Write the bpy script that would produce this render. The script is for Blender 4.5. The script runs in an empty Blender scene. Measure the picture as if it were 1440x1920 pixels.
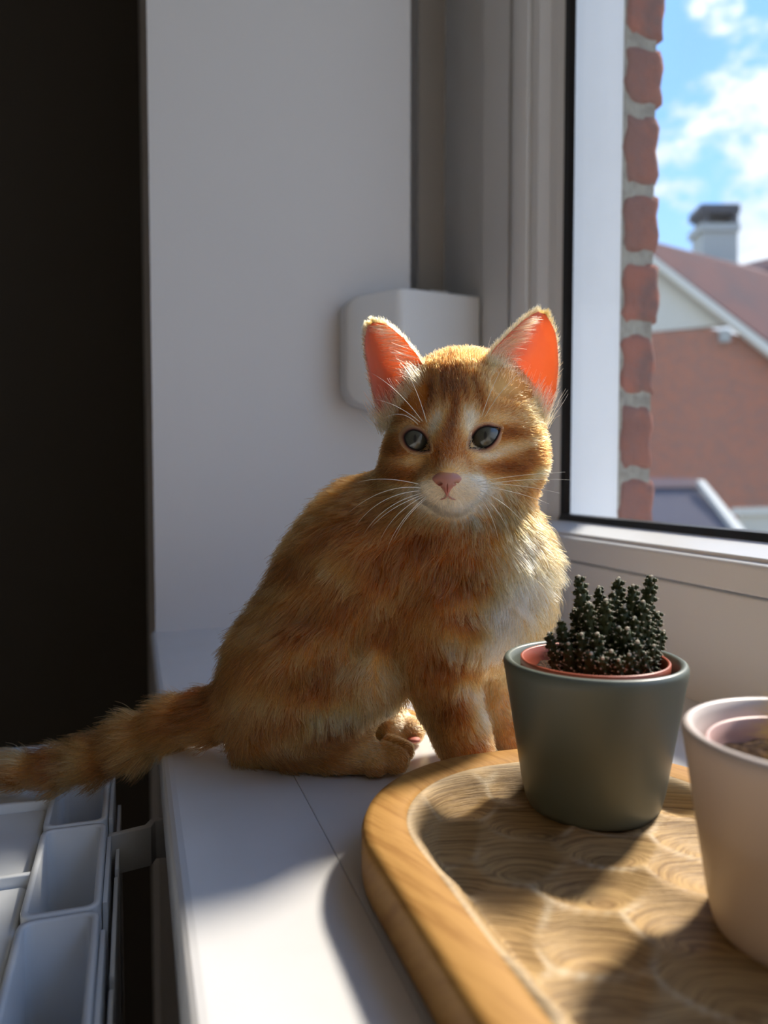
import bpy, math, random
import numpy as np
from mathutils import Vector, Matrix
from mathutils.kdtree import KDTree

# ------------------------------------------------------------------ camera, world, sun, exposure
K = 0.85                      # metres per drafting unit (all lengths below are drafting units)
F, HC = 1450.0, 0.157         # focal length in pixels of the 1440x1920 frame, eye height over the sill
YAW, PITCH = math.atan2(468, F), math.atan2(70, F)
FWD = np.array([math.sin(YAW)*math.cos(PITCH), math.cos(YAW)*math.cos(PITCH), -math.sin(PITCH)])
RGT = np.array([math.cos(YAW), -math.sin(YAW), 0.0])
UP = np.cross(RGT, FWD)
EYE = np.array([0, 0, HC])
def ray(x, y): return FWD + RGT*(x-720)/F + UP*(960-y)/F
def at(x, y, d): return EYE + ray(x, y)*d
def onz(x, y, z): r = ray(x, y); return EYE + r*((z-HC)/r[2])
def onx(x, y, X): r = ray(x, y); return EYE + r*(X/r[0])
def ony(x, y, Y): r = ray(x, y); return EYE + r*(Y/r[1])
def pix(P):
    q = np.asarray(P) - EYE; z = q @ FWD
    return 720 + F*(q @ RGT)/z, 960 - F*(q @ UP)/z, z

sc = bpy.context.scene
C = sc.collection
cam_d = bpy.data.cameras.new('camera'); cam = bpy.data.objects.new('camera', cam_d); C.objects.link(cam)
sc.camera = cam
cam.location = Vector(EYE*K)
cam.rotation_euler = Matrix((RGT, UP, -FWD)).transposed().to_euler()
cam_d.sensor_fit = 'HORIZONTAL'; cam_d.sensor_width = 36; cam_d.lens = F/1440*36
cam_d.clip_start = 0.01; cam_d.clip_end = 200
cam_d.dof.use_dof = True; cam_d.dof.focus_distance = 0.392*K; cam_d.dof.aperture_fstop = 10.5

vs = sc.view_settings
vs.view_transform = 'Standard'; vs.look = 'None'; vs.gamma = 1.0; vs.use_curve_mapping = False
vs.exposure = 1.05
sc.cycles.max_bounces = 8; sc.cycles.diffuse_bounces = 4; sc.cycles.glossy_bounces = 3; sc.cycles.transmission_bounces = 7; sc.cycles.transparent_max_bounces = 8

SUN_DIR = Vector((0.75, 0.37, 0.82)).normalized()     # towards the sun
sun_d = bpy.data.lights.new('sun_offscreen', 'SUN'); sun = bpy.data.objects.new('sun_offscreen', sun_d); C.objects.link(sun)
sun_d.energy = 3.8; sun_d.angle = math.radians(7.0); sun_d.color = (1.0, 0.90, 0.76)
sun.rotation_euler = SUN_DIR.to_track_quat('Z', 'Y').to_euler()

def build_world():
    w = bpy.data.worlds.new('world'); sc.world = w; w.use_nodes = True
    nt = w.node_tree; nt.nodes.clear(); N = nt.nodes; L = nt.links
    out = N.new('ShaderNodeOutputWorld'); bg = N.new('ShaderNodeBackground')
    tc = N.new('ShaderNodeTexCoord')
    sep = N.new('ShaderNodeSeparateXYZ'); L.new(tc.outputs['Generated'], sep.inputs[0])
    ramp = N.new('ShaderNodeValToRGB'); L.new(sep.outputs['Z'], ramp.inputs[0])
    e = ramp.color_ramp.elements
    e[0].position = 0.0; e[0].color = (0.42, 0.60, 0.86, 1)
    e[1].position = 0.75; e[1].color = (0.15, 0.33, 0.74, 1)
    m = e.new(0.35); m.color = (0.22, 0.44, 0.84, 1)
    no = N.new('ShaderNodeTexNoise'); no.inputs['Scale'].default_value = 4.6; no.inputs['Detail'].default_value = 9
    no.inputs['Roughness'].default_value = 0.62
    mp = N.new('ShaderNodeMapping'); mp.inputs['Location'].default_value = (2.133, 0.797, 0.06); mp.inputs['Scale'].default_value = (1, 1, 1.7)
    L.new(tc.outputs['Generated'], mp.inputs[0]); L.new(mp.outputs[0], no.inputs['Vector'])
    # more cloud low over the horizon than overhead
    cov = N.new('ShaderNodeMapRange'); cov.inputs['From Min'].default_value = 0.27; cov.inputs['From Max'].default_value = 0.60
    cov.inputs['To Min'].default_value = 0.14; cov.inputs['To Max'].default_value = -0.07
    L.new(sep.outputs['Z'], cov.inputs[0])
    add = N.new('ShaderNodeMath'); add.operation = 'ADD'; L.new(no.outputs['Fac'], add.inputs[0]); L.new(cov.outputs[0], add.inputs[1])
    mr = N.new('ShaderNodeMapRange'); mr.interpolation_type = 'SMOOTHSTEP'
    mr.inputs['From Min'].default_value = 0.50; mr.inputs['From Max'].default_value = 0.60
    L.new(add.outputs[0], mr.inputs[0])
    cl = N.new('ShaderNodeValToRGB'); L.new(no.outputs['Fac'], cl.inputs[0])
    cl.color_ramp.elements[0].position = 0.46; cl.color_ramp.elements[0].color = (0.50, 0.56, 0.66, 1)
    cl.color_ramp.elements[1].position = 0.62; cl.color_ramp.elements[1].color = (0.80, 0.82, 0.86, 1)
    mix = N.new('ShaderNodeMixRGB'); L.new(mr.outputs[0], mix.inputs[0]); L.new(ramp.outputs[0], mix.inputs[1]); L.new(cl.outputs[0], mix.inputs[2])
    L.new(mix.outputs[0], bg.inputs[0]); bg.inputs[1].default_value = 1.0
    L.new(bg.outputs[0], out.inputs[0])
build_world()

# ------------------------------------------------------------------ materials
def mat(name, col, rough=0.5, spec=0.5, metal=0, coat=0, noise=None, bump=None, sss=None, attr=None):
    """principled material; noise=(scale, col2, lo, hi), bump=(scale, strength)"""
    m = bpy.data.materials.new(name); m.use_nodes = True
    nt = m.node_tree; N = nt.nodes; L = nt.links; b = N['Principled BSDF']
    b.inputs['Base Color'].default_value = (*col, 1); b.inputs['Roughness'].default_value = rough
    b.inputs['Specular IOR Level'].default_value = spec; b.inputs['Metallic'].default_value = metal
    b.inputs['Coat Weight'].default_value = coat
    tc = N.new('ShaderNodeTexCoord')
    if noise:
        n = N.new('ShaderNodeTexNoise'); n.inputs['Scale'].default_value = noise[0]; n.inputs['Detail'].default_value = 6
        L.new(tc.outputs['Object'], n.inputs['Vector'])
        r = N.new('ShaderNodeValToRGB'); L.new(n.outputs['Fac'], r.inputs[0])
        r.color_ramp.elements[0].position = noise[2]; r.color_ramp.elements[0].color = (*col, 1)
        r.color_ramp.elements[1].position = noise[3]; r.color_ramp.elements[1].color = (*noise[1], 1)
        L.new(r.outputs[0], b.inputs['Base Color'])
    if attr:
        a = N.new('ShaderNodeAttribute'); a.attribute_name = attr; L.new(a.outputs['Color'], b.inputs['Base Color'])
    if bump:
        n = N.new('ShaderNodeTexNoise'); n.inputs['Scale'].default_value = bump[0]; n.inputs['Detail'].default_value = 5
        L.new(tc.outputs['Object'], n.inputs['Vector'])
        bp = N.new('ShaderNodeBump'); bp.inputs['Strength'].default_value = bump[1]; bp.inputs['Distance'].default_value = 0.002
        L.new(n.outputs['Fac'], bp.inputs['Height']); L.new(bp.outputs[0], b.inputs['Normal'])
    if sss:
        b.inputs['Subsurface Weight'].default_value = sss[0]; b.inputs['Subsurface Radius'].default_value = sss[1]
        b.inputs['Subsurface Scale'].default_value = sss[2]
    return m

M = {}
M['plaster'] = mat('white_plaster', (0.74, 0.73, 0.73), 0.85, 0.2, bump=(120, 0.10))
M['sill'] = mat('sill_laminate', (0.74, 0.73, 0.74), 0.28, 0.5, noise=(30, (0.71, 0.70, 0.70), 0.4, 0.7))
M['dark_paint'] = mat('anthracite_wall_paint', (0.070, 0.063, 0.053), 0.8, 0.2, bump=(160, 0.08))
M['pvc'] = mat('white_window_plastic', (0.86, 0.87, 0.88), 0.32, 0.5)
M['gasket'] = mat('black_rubber_gasket', (0.012, 0.012, 0.013), 0.45)
M['strap'] = mat('taupe_strap_webbing', (0.30, 0.27, 0.24), 0.9, 0.1, bump=(900, 0.4))
M['winder'] = mat('white_winder_plastic', (0.78, 0.78, 0.77), 0.4, 0.4)
M['ceiling'] = mat('white_ceiling_paint', (0.8, 0.79, 0.77), 0.9)
M['roomwall'] = mat('pale_room_paint', (0.72, 0.70, 0.67), 0.9)
M['floor'] = mat('oak_floor', (0.40, 0.27, 0.16), 0.5, noise=(8, (0.30, 0.19, 0.10), 0.4, 0.65))
M['rad'] = mat('white_radiator_enamel', (0.76, 0.78, 0.80), 0.22, 0.5)
M['steel'] = mat('galvanised_steel', (0.55, 0.54, 0.52), 0.5, 0.4, noise=(40, (0.40, 0.39, 0.38), 0.4, 0.7))
M['brick'] = mat('red_brick', (0.33, 0.125, 0.09), 0.95, 0.1, noise=(55, (0.21, 0.11, 0.095), 0.42, 0.62), bump=(160, 0.9))
M['brick2'] = mat('dull_red_brick', (0.24, 0.115, 0.095), 0.95, 0.1, noise=(60, (0.31, 0.125, 0.09), 0.47, 0.68), bump=(150, 0.9))
M['mortar'] = mat('grey_mortar', (0.36, 0.34, 0.29), 0.95, 0.1, noise=(120, (0.24, 0.22, 0.19), 0.4, 0.7), bump=(260, 0.8))
M['green_pot'] = mat('sage_green_glaze', (0.135, 0.155, 0.128), 0.38, 0.5)
M['white_pot'] = mat('blush_white_glaze', (0.66, 0.57, 0.53), 0.38, 0.5)
M['terracotta'] = mat('terracotta_plastic', (0.40, 0.085, 0.042), 0.4, 0.5)
M['pink_plastic'] = mat('pale_pink_plastic', (0.62, 0.40, 0.38), 0.4, 0.5)
M['soil'] = mat('dark_potting_soil', (0.035, 0.02, 0.014), 1.0, 0.1, noise=(220, (0.12, 0.075, 0.045), 0.5, 0.7), bump=(320, 1.0))
M['cactus'] = mat('dark_green_cactus_skin', (0.034, 0.046, 0.016), 0.6, 0.3, noise=(160, (0.062, 0.072, 0.024), 0.4, 0.7))
M['wool'] = mat('pale_cactus_wool', (0.66, 0.58, 0.46), 0.95, 0.1)
M['spine'] = mat('rusty_cactus_spines', (0.45, 0.26, 0.14), 0.6)
M['gold_spine'] = mat('golden_cactus_spines', (0.80, 0.62, 0.25), 0.5)
M['house_brick'] = mat('far_brick_wall', (0.34, 0.125, 0.075), 0.95, 0.1)
M['house_cream'] = mat('far_cream_render', (0.56, 0.54, 0.46), 0.9)
M['house_trim'] = mat('far_cream_bargeboard', (0.62, 0.60, 0.52), 0.8)
M['house_tile'] = mat('far_red_roof_tile', (0.17, 0.075, 0.07), 0.9, 0.2, noise=(1.6, (0.12, 0.07, 0.075), 0.4, 0.65))
M['house_grey'] = mat('far_grey_render', (0.36, 0.38, 0.36), 0.9)
M['house_dark'] = mat('far_dark_cap', (0.07, 0.07, 0.075), 0.8)
M['house_slate'] = mat('far_slate_roof', (0.11, 0.105, 0.12), 1.0, 0.0)
M['whisker'] = mat('white_whisker', (0.92, 0.88, 0.80), 0.35)
M['nose'] = mat('pink_nose_leather', (0.62, 0.25, 0.20), 0.42, 0.5, attr='fcol', sss=(0.4, (1, 0.35, 0.2), 0.002))
M['eyelid'] = mat('pinkish_brown_eyelid', (0.22, 0.09, 0.07), 0.4)

def brick_tex(m):
    nt = m.node_tree; N = nt.nodes; L = nt.links; b = N['Principled BSDF']
    tc = N.new('ShaderNodeTexCoord'); br = N.new('ShaderNodeTexBrick')
    br.inputs['Scale'].default_value = 4.2; br.inputs['Mortar Size'].default_value = 0.018
    br.inputs['Color1'].default_value = (0.40, 0.135, 0.075, 1); br.inputs['Color2'].default_value = (0.28, 0.12, 0.085, 1)
    br.inputs['Mortar'].default_value = (0.36, 0.28, 0.22, 1)
    L.new(tc.outputs['UV'], br.inputs['Vector']); L.new(br.outputs['Color'], b.inputs['Base Color'])
brick_tex(M['house_brick'])

def wood_mat(name, c1, c2, ridge, kx, ky, kz, freq, bumpy):
    """solid wood: growth layers along (kx,ky,kz), so carved hollows show curved grain lines; ridge attribute lightens worn ridges"""
    m = bpy.data.materials.new(name); m.use_nodes = True
    nt = m.node_tree; N = nt.nodes; L = nt.links; b = N['Principled BSDF']
    tc = N.new('ShaderNodeTexCoord')
    n1 = N.new('ShaderNodeTexNoise'); n1.inputs['Scale'].default_value = 22; n1.inputs['Detail'].default_value = 3
    L.new(tc.outputs['Object'], n1.inputs['Vector'])
    dot = N.new('ShaderNodeVectorMath'); dot.operation = 'DOT_PRODUCT'; L.new(tc.outputs['Object'], dot.inputs[0]); dot.inputs[1].default_value = (kx, ky, kz)
    ma = N.new('ShaderNodeMath'); ma.operation = 'MULTIPLY_ADD'; L.new(n1.outputs['Fac'], ma.inputs[0]); ma.inputs[1].default_value = 0.0035; L.new(dot.outputs['Value'], ma.inputs[2])
    mu = N.new('ShaderNodeMath'); mu.operation = 'MULTIPLY'; L.new(ma.outputs[0], mu.inputs[0]); mu.inputs[1].default_value = freq
    cmb = N.new('ShaderNodeCombineXYZ'); L.new(mu.outputs[0], cmb.inputs[0])
    n2 = N.new('ShaderNodeTexNoise'); n2.inputs['Scale'].default_value = 1.0; n2.inputs['Detail'].default_value = 4; n2.inputs['Roughness'].default_value = 0.7
    sepv = N.new('ShaderNodeSeparateXYZ'); L.new(tc.outputs['Object'], sepv.inputs[0])
    my = N.new('ShaderNodeMath'); my.operation = 'MULTIPLY'; my.inputs[1].default_value = 18; L.new(sepv.outputs['Y'], my.inputs[0]); L.new(my.outputs[0], cmb.inputs[1])
    mx = N.new('ShaderNodeMath'); mx.operation = 'MULTIPLY'; mx.inputs[1].default_value = 40; L.new(sepv.outputs['X'], mx.inputs[0]); L.new(mx.outputs[0], cmb.inputs[2])
    L.new(cmb.outputs[0], n2.inputs['Vector'])
    r = N.new('ShaderNodeValToRGB'); L.new(n2.outputs['Fac'], r.inputs[0])
    r.color_ramp.elements[0].position = 0.36; r.color_ramp.elements[0].color = (*c2, 1)
    r.color_ramp.elements[1].position = 0.56; r.color_ramp.elements[1].color = (*c1, 1)
    n3 = N.new('ShaderNodeTexNoise'); n3.inputs['Scale'].default_value = 9; n3.inputs['Detail'].default_value = 3; L.new(tc.outputs['Object'], n3.inputs['Vector'])
    ov = N.new('ShaderNodeMixRGB'); ov.blend_type = 'MULTIPLY'; ov.inputs[0].default_value = 0.35
    L.new(r.outputs[0], ov.inputs[1]); L.new(n3.outputs['Color'], ov.inputs[2])
    bri = N.new('ShaderNodeMixRGB'); bri.inputs[2].default_value = (*ridge, 1)
    at_ = N.new('ShaderNodeAttribute'); at_.attribute_name = 'ridge'; L.new(at_.outputs['Fac'], bri.inputs[0])
    L.new(r.outputs[0], bri.inputs[1]); L.new(bri.outputs[0], b.inputs['Base Color'])
    bp = N.new('ShaderNodeBump'); bp.inputs['Strength'].default_value = bumpy; bp.inputs['Distance'].default_value = 0.0012
    L.new(n2.outputs['Fac'], bp.inputs['Height']); L.new(bp.outputs[0], b.inputs['Normal'])
    b.inputs['Roughness'].default_value = 0.55; b.inputs['Specular IOR Level'].default_value = 0.3
    return m
M['wood_in'] = wood_mat('carved_mango_wood', (0.51, 0.33, 0.145), (0.235, 0.135, 0.055), (0.70, 0.57, 0.40), 0.05, 0.24, 0.9, 2600, 0.6)
M['wood_rim'] = wood_mat('golden_rim_wood', (0.49, 0.255, 0.070), (0.37, 0.175, 0.042), (0.6, 0.4, 0.2), 0.65, 0.25, 0.3, 420, 0.18)

def glass_mat():
    m = bpy.data.materials.new('window_glass'); m.use_nodes = True
    nt = m.node_tree; N = nt.nodes; L = nt.links; N.remove(N['Principled BSDF']); out = N['Material Output']
    tr = N.new('ShaderNodeBsdfTransparent'); tr.inputs[0].default_value = (0.97, 0.98, 0.98, 1)
    gl = N.new('ShaderNodeBsdfGlossy'); gl.inputs['Roughness'].default_value = 0.0; gl.inputs['Color'].default_value = (1, 1, 1, 1)
    lw = N.new('ShaderNodeLayerWeight'); lw.inputs['Blend'].default_value = 0.5
    pw = N.new('ShaderNodeMath'); pw.operation = 'POWER'; L.new(lw.outputs['Facing'], pw.inputs[0]); pw.inputs[1].default_value = 5.0
    fr = N.new('ShaderNodeMath'); fr.operation = 'MULTIPLY_ADD'; L.new(pw.outputs[0], fr.inputs[0]); fr.inputs[1].default_value = 0.9; fr.inputs[2].default_value = 0.03
    df = N.new('ShaderNodeBsdfDiffuse'); df.inputs[0].default_value = (0.8, 0.78, 0.76, 1)
    mx = N.new('ShaderNodeMixShader'); L.new(fr.outputs[0], mx.inputs[0]); L.new(tr.outputs[0], mx.inputs[1]); L.new(gl.outputs[0], mx.inputs[2])
    n = N.new('ShaderNodeTexNoise'); n.inputs['Scale'].default_value = 9; n.inputs['Detail'].default_value = 6
    tc = N.new('ShaderNodeTexCoord'); L.new(tc.outputs['Object'], n.inputs['Vector'])
    mr = N.new('ShaderNodeMapRange'); mr.inputs['From Min'].default_value = 0.4; mr.inputs['From Max'].default_value = 0.8
    mr.inputs['To Min'].default_value = 0.015; mr.inputs['To Max'].default_value = 0.07; L.new(n.outputs['Fac'], mr.inputs[0])
    m2 = N.new('ShaderNodeMixShader'); L.new(mr.outputs[0], m2.inputs[0]); L.new(mx.outputs[0], m2.inputs[1]); L.new(df.outputs[0], m2.inputs[2])
    L.new(m2.outputs[0], out.inputs['Surface'])
    return m
M['glass'] = glass_mat()

# ------------------------------------------------------------------ object helpers
def tag(o, label=None, cat=None, group=None, kind=None):
    if label: o['label'] = label
    if cat: o['category'] = cat
    if group: o['group'] = group
    if kind: o['kind'] = kind
    return o
def empty(name, loc, label=None, cat=None, group=None, kind=None):
    o = bpy.data.objects.new(name, None); C.objects.link(o); o.location = Vector(np.asarray(loc, float)*K)
    o.empty_display_size = 0.02
    return tag(o, label, cat, group, kind)
def wloc(o):
    v = o.location.copy()
    while o.parent: o = o.parent; v += o.location
    return v
def mk(name, verts, faces, m, parent=None, smooth=False, base=True, uv=None):
    """ONE mesh object from world-space drafting coordinates; origin at its base"""
    v = np.asarray(verts, float)*K
    lo, hi = v.min(0), v.max(0); org = (lo+hi)/2
    if base: org[2] = lo[2]
    me = bpy.data.meshes.new(name)
    if isinstance(faces, np.ndarray):
        n, k = faces.shape
        me.vertices.add(len(v)); me.vertices.foreach_set('co', (v-org).astype(np.float32).ravel())
        me.loops.add(n*k); me.loops.foreach_set('vertex_index', faces.astype(np.int32).ravel())
        me.polygons.add(n); me.polygons.foreach_set('loop_start', np.arange(0, n*k, k, dtype=np.int32))
        me.update(calc_edges=True); me.validate()
    else:
        me.from_pydata((v-org).tolist(), [], faces); me.update()
    ms = m if isinstance(m, (list, tuple)) else [m]
    for q in ms: me.materials.append(q)
    if smooth: me.polygons.foreach_set('use_smooth', np.ones(len(me.polygons), bool))
    o = bpy.data.objects.new(name, me); C.objects.link(o)
    if parent is not None:
        o.parent = parent; o.location = Vector(org) - wloc(parent)
    else: o.location = Vector(org)
    return o
def bevel(o, w, seg=2):
    b = o.modifiers.new('bevel', 'BEVEL'); b.width = w*K; b.segments = seg; b.limit_method = 'ANGLE'; b.angle_limit = math.radians(40)
    o.data.polygons.foreach_set('use_smooth', np.ones(len(o.data.polygons), bool))
    return o
def box(name, lo, hi, m, parent=None, bev=None):
    x0, y0, z0 = lo; x1, y1, z1 = hi
    v = [(x0,y0,z0),(x1,y0,z0),(x1,y1,z0),(x0,y1,z0),(x0,y0,z1),(x1,y0,z1),(x1,y1,z1),(x0,y1,z1)]
    f = [(3,2,1,0),(4,5,6,7),(0,1,5,4),(1,2,6,5),(2,3,7,6),(3,0,4,7)]
    o = mk(name, v, f, m, parent)
    if bev: bevel(o, bev)
    return o
def prism(name, poly, axis, a, b, m, parent=None, bev=None, smooth=False):
    """polygon of 2-D points extruded along axis ('x': (y,z), 'y': (x,z), 'z': (x,y)) from a to b"""
    def p3(p, t): return {'x': (t, p[0], p[1]), 'y': (p[0], t, p[1]), 'z': (p[0], p[1], t)}[axis]
    n = len(poly)
    v = [p3(p, a) for p in poly] + [p3(p, b) for p in poly]
    f = [tuple(range(n-1, -1, -1)), tuple(range(n, 2*n))] + [(i, (i+1) % n, n+(i+1) % n, n+i) for i in range(n)]
    o = mk(name, v, f, m, parent, smooth)
    import bmesh
    bm = bmesh.new(); bm.from_mesh(o.data); bmesh.ops.recalc_face_normals(bm, faces=bm.faces); bm.to_mesh(o.data); bm.free()
    if bev: bevel(o, bev)
    return o
def lathe(name, prof, c, m, parent=None, seg=96, closed=True):
    """profile (r, z) turned around the vertical through c"""
    a = np.linspace(0, 2*np.pi, seg, endpoint=False); n = len(prof)
    v = [(c[0]+r*math.cos(t), c[1]+r*math.sin(t), c[2]+z) for r, z in prof for t in a]
    f = []
    rng = n if closed else n-1
    for i in range(rng):
        i2 = (i+1) % n
        for j in range(seg):
            j2 = (j+1) % seg
            f.append((i*seg+j, i*seg+j2, i2*seg+j2, i2*seg+j))
    if not closed:
        f.append(tuple(range(seg-1, -1, -1))); f.append(tuple((n-1)*seg+j for j in range(seg)))
    return mk(name, v, f, m, parent, smooth=True)
def rounded(poly, r, seg=5):
    """round every corner of a 2-D polygon; r is one radius or one for each corner"""
    out = []; n = len(poly)
    for i, p in enumerate(poly):
        rr = r[i] if isinstance(r, (list, tuple)) else r
        p = np.array(p, float); a = np.array(poly[i-1], float)-p; b = np.array(poly[(i+1) % n], float)-p
        la, lb = np.linalg.norm(a), np.linalg.norm(b); rr = min(rr, la*0.49, lb*0.49)
        if rr <= 0: out.append(tuple(p)); continue
        A, B = p+a/la*rr, p+b/lb*rr
        for t in np.linspace(0, 1, seg+1): out.append(tuple((1-t)**2*A+2*t*(1-t)*p+t*t*B))
    return out
def tube(pts, rad, sides=6):
    """verts, faces of a tapered tube along pts"""
    pts = np.asarray(pts, float); n = len(pts); v = []; f = []
    tan = np.gradient(pts, axis=0); ref = np.array([0.3, 0.5, 0.8])
    for i in range(n):
        t = tan[i]/np.linalg.norm(tan[i]); u = np.cross(t, ref); u /= np.linalg.norm(u); w = np.cross(t, u)
        for j in range(sides):
            a = 2*np.pi*j/sides; v.append(pts[i]+rad[i]*(math.cos(a)*u+math.sin(a)*w))
    for i in range(n-1):
        for j in range(sides):
            j2 = (j+1) % sides; f.append((i*sides+j, i*sides+j2, (i+1)*sides+j2, (i+1)*sides+j))
    f.append(tuple(range(sides-1, -1, -1))); f.append(tuple((n-1)*sides+j for j in range(sides)))
    return v, f
def join(parts):
    V = []; Fc = []
    for v, f in parts:
        o = len(V); V.extend(v); Fc.extend(tuple(i+o for i in q) for q in f)
    return V, Fc
rng = np.random.default_rng(7)

# ------------------------------------------------------------------ the room
S = 'structure'
YB = 0.80                                                   # reveal wall plane
EDGE = 0.012                                                # front edge of the sill
ZT = 1.55; ZB = -0.95; Y0 = -2.6; X0 = -3.4                 # ceiling, floor, rear and left ends of the room
tag(mk('wall_back', *(lambda p: (p[0], p[1]))(([(EDGE+.006, YB, ZB), (0.288, YB, ZB), (0.288, YB, ZT), (EDGE+.006, YB, ZT),
     (EDGE+.006, 1.45, ZB), (0.288, 0.90, ZB), (0.288, 0.90, ZT), (EDGE+.006, 1.45, ZT), (0.62, 0.90, ZB), (0.62, 1.45, ZB), (0.62, 0.90, ZT), (0.62, 1.45, ZT)],
     [(0,1,2,3), (1,5,6,2), (5,8,10,6), (0,3,7,4), (8,9,11,10), (4,7,11,9)])), M['plaster']),
    'smooth white plaster side wall of the window recess', None, None, S)
tag(box('wall_left', (X0, 1.30, ZB), (EDGE+.006, 1.38, ZT), M['dark_paint']), 'anthracite painted wall beyond the radiator', None, None, S)
tag(box('wall_front', (0.045, Y0, ZB), (0.40, YB, -0.034), M['dark_paint']), 'dark painted wall below the window sill', None, None, S)
tag(box('wall_right', (0.0, Y0, 1.20), (0.60, YB, ZT), M['plaster']), 'plastered lintel above the window', None, None, S)
tag(box('wall_rear', (X0, Y0-.08, ZB), (0.62, Y0, ZT), M['roomwall']), 'pale room wall facing the recess', None, None, S)
tag(box('wall_far', (X0-.08, Y0, ZB), (X0, 1.38, ZT), M['roomwall']), 'pale room wall opposite the window', None, None, S)
tag(box('floor', (X0, Y0, ZB-.05), (0.62, 1.38, ZB), M['floor']), 'oak coloured floor of the room', None, None, S)
tag(box('ceiling', (X0, Y0, ZT), (0.62, 1.38, ZT+.05), M['ceiling']), 'white painted ceiling of the room', None, None, S)
# window sill: front strip, main board, strip at the frame
sill = tag(empty('trim_1', (0.19, -0.6, -0.033)), 'glossy white window sill of three boards', None, None, S)
def sill_board(x0, x1, front=False):
    z0 = -0.032
    poly = [(x0, z0), (x1, z0), (x1, 0), (x0, 0)]
    poly = rounded(poly, [0.004 if front else 0.0006, 0.0006, 0.0006, 0.006 if front else 0.0007], 4)
    return prism('sill_board', poly, 'y', -1.6, YB+.001, M['sill'], sill, smooth=False)
sill_board(EDGE, 0.07705, True); sill_board(0.0772, 0.3170); sill_board(0.31715, 0.372)

# window: frame and sash profiles in plan, drawn from the jamb's visible steps
W_TOP = 1.20; W_NEAR = -1.5
def yx(px, X): return onx(px, 400, X)[1]
win = tag(empty('window_1', (0.40, 0.65, 0)), 'white plastic window with a fixed frame and glazed sash', None, None, S)
def plan(pts): return [(X, yx(px, X)) for px, X in pts]
GX = 0.405                                                  # glass plane
YJ = yx(1066, GX-.004)                                      # far edge of the glass
# jamb of the fixed frame: plain face, then the lighter step
jf = plan([(838, 0.366), (906, 0.366), (909, 0.3665), (953, 0.374)])
yf = jf[-1][1]
prism('jamb_frame', [(0.46, 0.92), (0.366, 0.92)] + jf + [(0.384, yf), (0.46, yf-.02)], 'z', 0.0, W_TOP, M['pvc'], win)
js = plan([(958, 0.3715), (962, 0.370), (988, 0.377), (991, 0.380)])
prism('jamb_sash', [(0.398, js[0][1]-.003), (0.374, js[0][1]-.002)] + js + [(0.398, js[-1][1]-.012)], 'z', 0.083, W_TOP-.08, M['pvc'], win, bev=0.0012)
jb = plan([(997, 0.3805), (1008, 0.383), (1030, 0.392), (1044, 0.3955), (1062, 0.4012)])
prism('jamb_bead', [(0.403, jb[0][1]-.002), (0.386, jb[0][1]+.001)] + jb + [(0.403, jb[-1][1]-.001)], 'z', 0.1035, W_TOP-.10, M['pvc'], win)
yg = jb[-1][1]
prism('jamb_gasket', [(0.4045, yg+.004), (0.399, yg+.002), (0.4005, yg-.004), (0.4045, yx(1076, 0.4045))], 'z', 0.113, W_TOP-.11, M['gasket'], win)
# bottom rail
prism('bottom_frame', rounded([(0.368, -0.002), (0.46, -0.002), (0.46, 0.07), (0.384, 0.0795), (0.368, 0.0795)], [0, 0, 0, 0, 0.002]), 'y', W_NEAR, js[0][1]+.012, M['pvc'], win)
prism('bottom_sash', rounded([(0.3672, 0.0812), (0.398, 0.0812), (0.398, 0.104), (0.376, 0.1035), (0.3672, 0.1005)], [0.0015, 0, 0, 0.002, 0.003]), 'y', W_NEAR+.08, js[-1][1], M['pvc'], win)
prism('bottom_bead', rounded([(0.372, 0.1005), (0.403, 0.1005), (0.403, 0.1125), (0.397, 0.1125), (0.3725, 0.1045)], [0, 0, 0, 0.001, 0.0012]), 'y', W_NEAR+.10, jb[0][1], M['pvc'], win)
prism('bottom_gasket', [(0.3965, 0.1125), (0.4045, 0.1125), (0.4045, 0.1190), (0.399, 0.1180)], 'y', W_NEAR+.11, yg+.002, M['gasket'], win)
# top and near sides (out of the frame, they bound the light)
box('head_frame', (0.368, W_NEAR, W_TOP-.11), (0.46, yf, W_TOP), M['pvc'], win)
box('near_jamb', (0.368, W_NEAR, 0.0), (0.46, W_NEAR+.12, W_TOP-.11), M['pvc'], win)
box('pane', (GX, W_NEAR+.12, 0.110), (GX+.004, yg+.003, W_TOP-.11), M['glass'], win)
# outer jamb lining seen through the glass, and outer sill
yo = yx(1075, 0.4115)
box('outer_lining', (0.4105, yo-.002, 0.095), (ony(1176, 400, yo-.002)[0], yo+.10, W_TOP), M['pvc'], win)
box('outer_sill', (0.462, W_NEAR, 0.03), (0.56, 0.66, 0.06), M['mortar'], win)

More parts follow.
